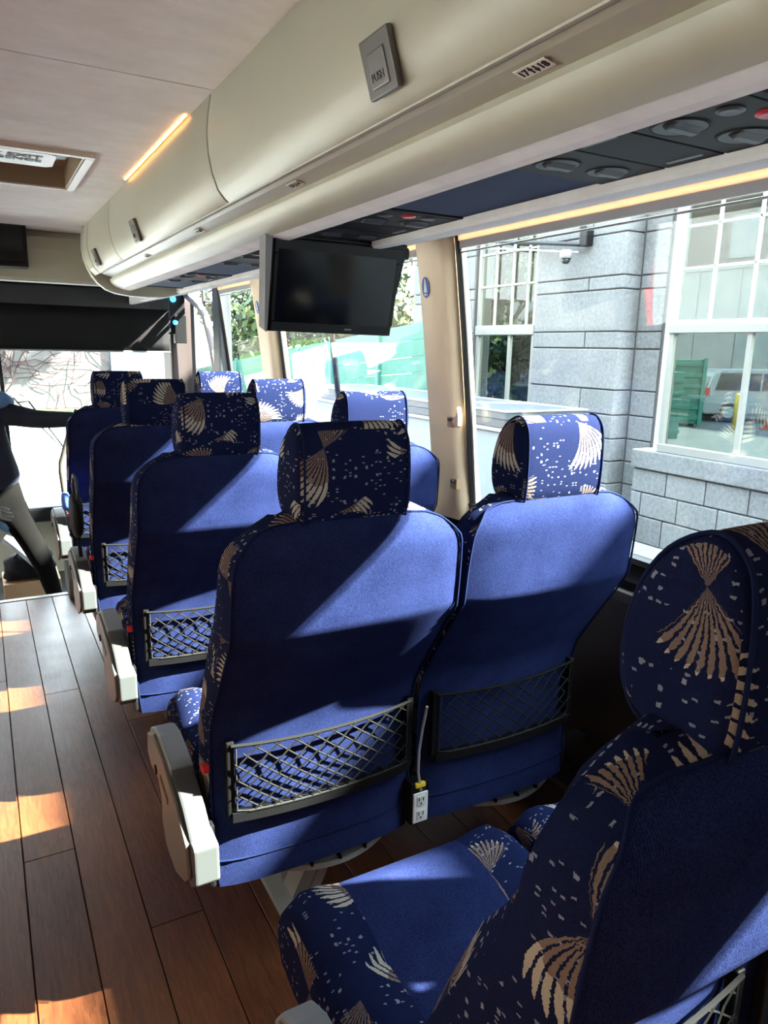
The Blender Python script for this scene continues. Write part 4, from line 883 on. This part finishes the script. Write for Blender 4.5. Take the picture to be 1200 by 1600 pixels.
# cctv dome on a bracket
cc = thing('security_camera', 'white dome security camera on a black bracket on the stone pillar', 'camera')
mk('wall_mount', bbox(D-0.10, D, 6.18, 6.30, 2.50, 2.66, 0.01), BLACK, cc)
mk('bracket_arm', tube([(D-0.06, 6.24, 2.62), (D-0.06, 6.40, 2.86)], 0.035, 8), BLACK, cc)
mk('bracket_bar', tube([(D-0.08, 6.28, 2.52), (D-0.08, 8.1, 2.76)], 0.028, 6), BLACK, cc); mk('bracket_bar', tube([(D-0.10, 6.30, 2.44), (D-0.10, 8.1, 2.67)], 0.010, 6), STEEL, cc)
mk('camera_housing', lathe([(0.0, 0.07), (0.055, 0.07), (0.07, 0.04), (0.07, -0.02), (0.0, -0.02)], 18, (D-0.16, 6.42, 2.40)), WPAINT, cc, smooth=True)
mk('camera_dome', lathe([(0.055, -0.02), (0.05, -0.05), (0.03, -0.075), (0.0, -0.08)], 18, (D-0.16, 6.42, 2.40)), DGLASS, cc, smooth=True)
# cars
def car(name, label, loc, rz, L_=4.7, H_=1.62, W_=1.85, group=None, body=CAR, panel=False):
    e = thing(name, label, 'car', loc, rz, group); h = H_
    prof = [(-L_/2, 0.34), (-L_/2+0.02, 0.75), (-L_/2+0.10, 1.0), (-L_/2+0.30, h-0.12), (-L_/2+0.55, h), (0.35, h+0.01), (0.75, h-0.08), (1.35, 1.02), (L_/2-0.35, 0.93), (L_/2-0.05, 0.75), (L_/2, 0.4), (L_/2-0.1, 0.26), (-L_/2+0.1, 0.26)]
    mk('body', prism(prof, -W_/2, W_/2, 'y', 0.06, 3), body, e)
    wn = [(-L_/2+0.35, 1.04), (-L_/2+0.48, h-0.13), (0.40, h-0.12), (0.66, h-0.18), (1.12, 1.04)]
    for s in (-1, 1):
        if panel: wn = [(0.75, 1.1), (0.75, h-0.5), (1.0, h-0.55), (1.45, 1.1)]
        mk('side_window', prism(wn, s*W_/2-0.012, s*W_/2+0.012, 'y', 0.004, 1), DGLASS, e)
        for x in () if panel else (-0.65, 0.35): mk('window_post', box(x-0.03, x+0.03, s*W_/2-0.016, s*W_/2+0.016, 1.03, h-0.11), body, e)
        for x in (-L_/2+0.85, L_/2-0.85):
            w = mk('wheel', lathe([(0, -0.1), (0.30, -0.1), (0.34, -0.07), (0.34, 0.07), (0.30, 0.1), (0, 0.1)], 22, (x, s*(W_/2-0.09), 0.34), 'y'), RUBBER, e, smooth=False)
            mk('hub', lathe([(0, -0.105), (0.19, -0.105), (0.19, 0.105), (0, 0.105)], 16, (x, s*(W_/2-0.09), 0.34), 'y'), STEEL, w)
        mk('tail_light', bbox(-L_/2-0.01, -L_/2+0.14, s*W_/2-0.12, s*W_/2+0.012, 0.88, 1.95 if panel else 1.12, 0.01), RED, e)
        mk('headlight', bbox(L_/2-0.3, L_/2-0.02, s*W_/2-0.3, s*W_/2+0.008, 0.70, 0.86, 0.02), GREYL, e)
        mk('door_handle', bbox(-0.3, -0.14, s*W_/2-0.01, s*W_/2+0.03, 0.93, 0.96, 0.006), body, e)
        mk('door_mirror', bbox(0.75, 0.93, s*W_/2, s*(W_/2+0.16), 1.0, 1.13, 0.02) if s > 0 else bbox(0.75, 0.93, -(W_/2+0.16), -W_/2, 1.0, 1.13, 0.02), BLACK, e)
    mk('rear_window', xf(box(-0.01, 0.01, -W_/2+0.2, W_/2-0.2, -0.2, 0.2), Matrix.Translation((-L_/2+0.185, 0, 1.27)) @ Matrix.Rotation(math.radians(22), 4, 'Y')), DGLASS, e)
    mk('windscreen', xf(box(-0.01, 0.01, -W_/2+0.15, W_/2-0.15, -0.36, 0.36), Matrix.Translation((1.06, 0, 1.26)) @ Matrix.Rotation(math.radians(-47), 4, 'Y')), DGLASS, e)
    mk('bumper', bbox(-L_/2-0.04, -L_/2+0.1, -W_/2+0.05, W_/2-0.05, 0.34, 0.55, 0.03), DARK, e)
    mk('bumper', bbox(L_/2-0.1, L_/2+0.04, -W_/2+0.05, W_/2-0.05, 0.30, 0.50, 0.03), DARK, e)
    return e
# low service cart between bus and building
ct = thing('utility_trailer', 'pale grey metal utility cabinet with a dark band standing outside on the pavement', 'cabinet', (0, 0, 0))
mk('cabinet_body', bbox(4.0, 4.9, 5.0, 9.4, -0.55, 0.66, 0.02), mat('pale_blue_metal', (0.13, 0.16, 0.175, 1), 0.4), ct)
mk('dark_band', bbox(3.99, 4.91, 4.99, 9.41, 0.69, 0.77, 0.01), DARK, ct); mk('cabinet_lid', bbox(3.97, 4.93, 4.97, 9.43, 0.66, 0.69, 0.005), WPAINT, ct)
mk('cabinet_top', bbox(3.98, 4.92, 4.98, 9.42, 0.77, 0.84, 0.01), mat('mid_grey_metal', (0.05, 0.055, 0.06, 1), 0.4), ct); mk('top_rim', bev(ringbox(3.99, 4.91, 4.99, 9.41, 0.835, 0.852, 0.02), 0.003, 1), WPAINT, ct)
for k in range(3): mk('skid', bbox(4.05, 4.85, 5.2+1.9*k, 5.4+1.9*k, -0.6, -0.55, 0.01), DARK, ct)
# street reflections in the building's windows, modelled as real objects behind the panes
car('white_car', 'white sport utility car with red tail light reflected in the building window, modelled behind it', (23.2, 15.2, -0.75), math.radians(-32), 4.9, 1.72)
dm = thing('green_skip', 'dark green ribbed refuse container reflected in the building window, modelled behind it', 'container', (18.6, 14.9, -0.75), math.radians(-33))
mk('skip_body', bbox(-1.5, 0.55, 0, 2.0, 0.08, 2.0, 0.02), GREEN, dm)
for k in range(6): mk('skip_rib', bbox(-1.55, 0.60, -0.05, 0.02, 0.2+0.32*k, 0.32+0.32*k, 0.01), GREEN, dm)
mk('skip_post', bbox(0.50, 0.62, -0.07, 0.02, 0.05, 2.05, 0.01), mat('green_post', (0.04, 0.2, 0.15, 1), 0.4), dm)
for k in range(4): mk('foot', bbox(-1.4+0.6*k, -1.3+0.6*k, 0.2, 0.4, 0.0, 0.08, 0.005), DARK, dm)
o = mk('yellow_bollard', lathe([(0.0, 0), (0.08, 0), (0.08, 1.0), (0.05, 1.06), (0, 1.07)], 14, (19.6, 13.75, -0.75)), YEL, smooth=True); tag(o, 'reflected yellow bollard beside the refuse container', 'bollard')
o = thing('traffic_cone', 'orange and white traffic cone on the reflected yard ground', 'cone', (20.6, 13.3, -0.75))
OR = mat('cone_orange', (0.75, 0.13, 0.05, 1), 0.5)
mk('cone_base', bbox(-0.2, 0.2, -0.2, 0.2, 0, 0.04, 0.01), OR, o); mk('cone_body', lathe([(0.15, 0.04), (0.035, 0.7), (0, 0.7)], 16), OR, o, smooth=True); mk('cone_band', lathe([(0.119, 0.24), (0.085, 0.42), (0.0, 0.42)], 16), WPAINT, o)
yw = thing('concrete_wall', 'tall grey concrete wall behind the reflected yard', 'wall'); 
for k in range(16): mk('wall_panel', bev(box(30, 30.4, 4+2.2*k, 4+2.2*(k+1)-0.03, -0.75, 5.2), 0.02, 1), CONC, yw)
mk('wall_cap', bbox(29.9, 30.5, 4, 39, 5.2, 5.4, 0.02), CONC, yw)
bb = thing('brown_building', 'brown building rising beyond the reflected yard wall', 'building')
mk('building_mass', box(36, 40, -5, 45, -0.75, 15), mat('dull_brown_brick', (0.11, 0.075, 0.055, 1), 0.9, var=0.25, vscale=1.0), bb)
for k in range(10):
    for z in (6.5, 10.5): mk('building_window', bbox(35.9, 36.02, -2+4.5*k, -0.2+4.5*k, z, z+2.2, 0.02), WPAINT, bb)
# foliage
def tree(name, label, base, h, r, n, mats=(0, 1, 2), cat='tree', group=None, seed=1, zmin=0.25):
    rn = random.Random(seed); e = thing(name, label, cat, base, 0, group)
    br = [tube([(0, 0, 0), (0.05, 0.03, h*0.3), (0.0, 0.1, h*0.6)], [0.14, 0.10, 0.05], 8)]
    for k in range(7):
        a = rn.uniform(0, 6.28); z0 = h*rn.uniform(0.25, 0.5); br.append(tube([(0, 0, z0), (math.cos(a)*r*0.4, math.sin(a)*r*0.4, z0+h*0.15), (math.cos(a)*r*0.8, math.sin(a)*r*0.8, z0+h*0.28)], [0.05, 0.035, 0.015], 5))
    mk('trunk', join(*br), BARK, e)
    cl_ = [(Vector((rn.gauss(0, r*0.45), rn.gauss(0, r*0.45), h*rn.uniform(zmin, 0.95))), r*rn.uniform(0.22, 0.42)) for _ in range(26)]
    V, Fc, mi = [], [], []
    for k in range(n):
        c, cr_ = rn.choice(cl_); d = Vector((rn.gauss(0, 1), rn.gauss(0, 1), rn.gauss(0, 1))).normalized(); p = c+d*cr_*rn.uniform(0.6, 1.0)
        a = Vector((rn.gauss(0, 1), rn.gauss(0, 1), rn.gauss(0, 1))).normalized()*rn.uniform(0.08, 0.17); b = d.cross(a)*rn.uniform(0.4, 0.7)
        i = len(V); V += [tuple(p-a), tuple(p+b), tuple(p+a), tuple(p-b)]; Fc.append((i, i+1, i+2, i+3)); mi.append(rn.choice(mats))
    o_ = mk('foliage', (V, Fc), LEAF, e); o_['kind'] = 'stuff'
    for p, m_ in zip(o_.data.polygons, mi): p.material_index = m_
    return e
tree('leafy_tree', 'green and yellow leafy tree behind the slatted fence ahead', (8.6, 18.0, -0.75), 8.5, 2.9, 15000, (0, 1, 1, 2), seed=3, zmin=0.12, group='trees beyond the fence')
tree('leafy_tree', 'darker leafy tree farther along behind the slatted fence', (9.0, 25.6, -0.75), 9.0, 3.2, 15000, (0, 0, 1), seed=4, zmin=0.12, group='trees beyond the fence')
tree('mirrored_tree', 'leafy tree reflected in the left building window, modelled behind it', (15.5, 19.5, -0.75), 6.0, 1.8, 6000, (0, 1, 2, 2), seed=5, group='reflected trees')  # this tree, the shrub and the container model reflections in the left window
tree('mirrored_shrub', 'broad dark shrub reflected low in the left building window, modelled behind it', (10.5, 12.6, -0.75), 2.6, 0.9, 3500, (0, 0, 1), 'shrub', 'reflected trees', 6)
gc = thing('green_container', 'long dark green container reflected low in the left building window, modelled behind it', 'container', (14.2, 13.6, -0.75), math.radians(-35))
mk('container_body', bbox(-1.8, 1.8, 0, 1.8, 0, 1.7, 0.02), GREEN, gc)
for k in range(5): mk('container_rib', bbox(-1.82, 1.82, -0.04, 0.01, 0.15+0.32*k, 0.25+0.32*k, 0.008), GREEN, gc)
# slatted fence climbing towards the bus along the pavement
fe = thing('green_fence', 'light green slatted fence rising along a slope outside the front windows', 'fence')
fy0, fy1 = 8.3, 34.0
def ftop(y): return 1.66 - (y-10.0)*0.075
ns = 11
for k in range(ns):
    V = []
    for y in (fy0, fy1):
        zt_ = ftop(y) - k*0.235; x = 5.6 + (y-10)*0.05
        V += [(x, y, zt_), (x, y, zt_-0.230), (x+0.04, y, zt_-0.228), (x+0.04, y, zt_-0.012)]
    mk('slat', (V, [(0, 1, 5, 4), (1, 2, 6, 5), (2, 3, 7, 6), (3, 0, 4, 7), (3, 2, 1, 0), (4, 5, 6, 7)]), TEAL, fe)
for y in (8.4, 10.3, 12.3, 14.1, 16.5, 19, 22, 26, 30, 33.9): mk('fence_post', bbox(5.55+(y-10)*0.05, 5.62+(y-10)*0.05, y-0.04, y+0.04, -0.75, ftop(y)+0.05, 0.008), mat('fence_post_green', (0.05, 0.18, 0.14, 1), 0.5), fe)
# bank, grass and vine covered wall ahead of the windscreen
rw = thing('garden_wall', 'pale wall overgrown with bare reddish vines ahead of the bus', 'wall')
mk('wall_face', box(-14, 6.2, 24.0, 24.5, -0.75, 3.4), mat('pale_wall', (0.10, 0.092, 0.086, 1), 0.9, var=0.12, vscale=0.8), rw)
rn = random.Random(11); vs_ = []
for k in range(300):
    x, z = rn.uniform(-9, 3.2), rn.uniform(-0.4, 3.0); pts = [(x, 23.95, z)]; a = rn.uniform(0, 6.28)
    for t in range(6): a += rn.uniform(-0.7, 0.7); x += 0.3*math.cos(a); z += 0.3*math.sin(a); pts.append((x, 23.93-0.1*rn.random(), max(-0.6, min(3.4, z))))
    vs_.append(tube(pts, rn.uniform(0.006, 0.016), 4))
v_ = mk('bare_vines', join(*vs_), VINE, rw); v_['kind'] = 'stuff'
o = mk('garage_door', bbox(3.6, 5.6, 23.85, 24.0, -0.75, 2.4, 0.02), mat('pale_blue_door', (0.09, 0.12, 0.16, 1), 0.6), rw)
o = tag(mk('grass_verge', box(-6.8, 5.0, 21.5, 23.8, -0.75, -0.62), GRASS), 'strip of green grass at the foot of the vine covered wall', 'grass', kind='stuff')
struct(mk('road_front', box(-14, 3.1, 6.5, 21.4, -0.752, -0.745), mat('pale_paving', (0.50, 0.48, 0.45, 1), 0.9, var=0.05)))
lb = thing('sky_block_building', 'tall brick building added across the street to cut the left sky', 'building')  # unseen, added to cut left sky fill and reflections in the bus glass
mk('building_front', box(-8.0, -7.0, -20, 22, -0.75, 10.5), mat('brown_brick', (0.06, 0.045, 0.035, 1), 0.9, var=0.2, vscale=2), lb)
for k in range(9):
    for z in (1.2, 4.6):
        f_ = mk('building_window', bbox(-7.02, -6.95, -18+4.3*k, -16.2+4.3*k, z, z+2.0, 0.01), mat('brown_frame', (0.05, 0.04, 0.035, 1), 0.6), lb); mk('pane', box(-6.955, -6.94, -17.9+4.3*k, -16.3+4.3*k, z+0.1, z+1.9), DGLASS, f_)
# white van standing on the far side of the bus (mirrored in the window glass)
car('white_van', 'white van parked on the other side of the bus', (-5.1, 3.5, -0.75), math.radians(-90), 5.4, 2.35, 2.0, panel=True)
print('objects', len(bpy.data.objects), 'tris', sum(len(m.polygons) for m in bpy.data.meshes))
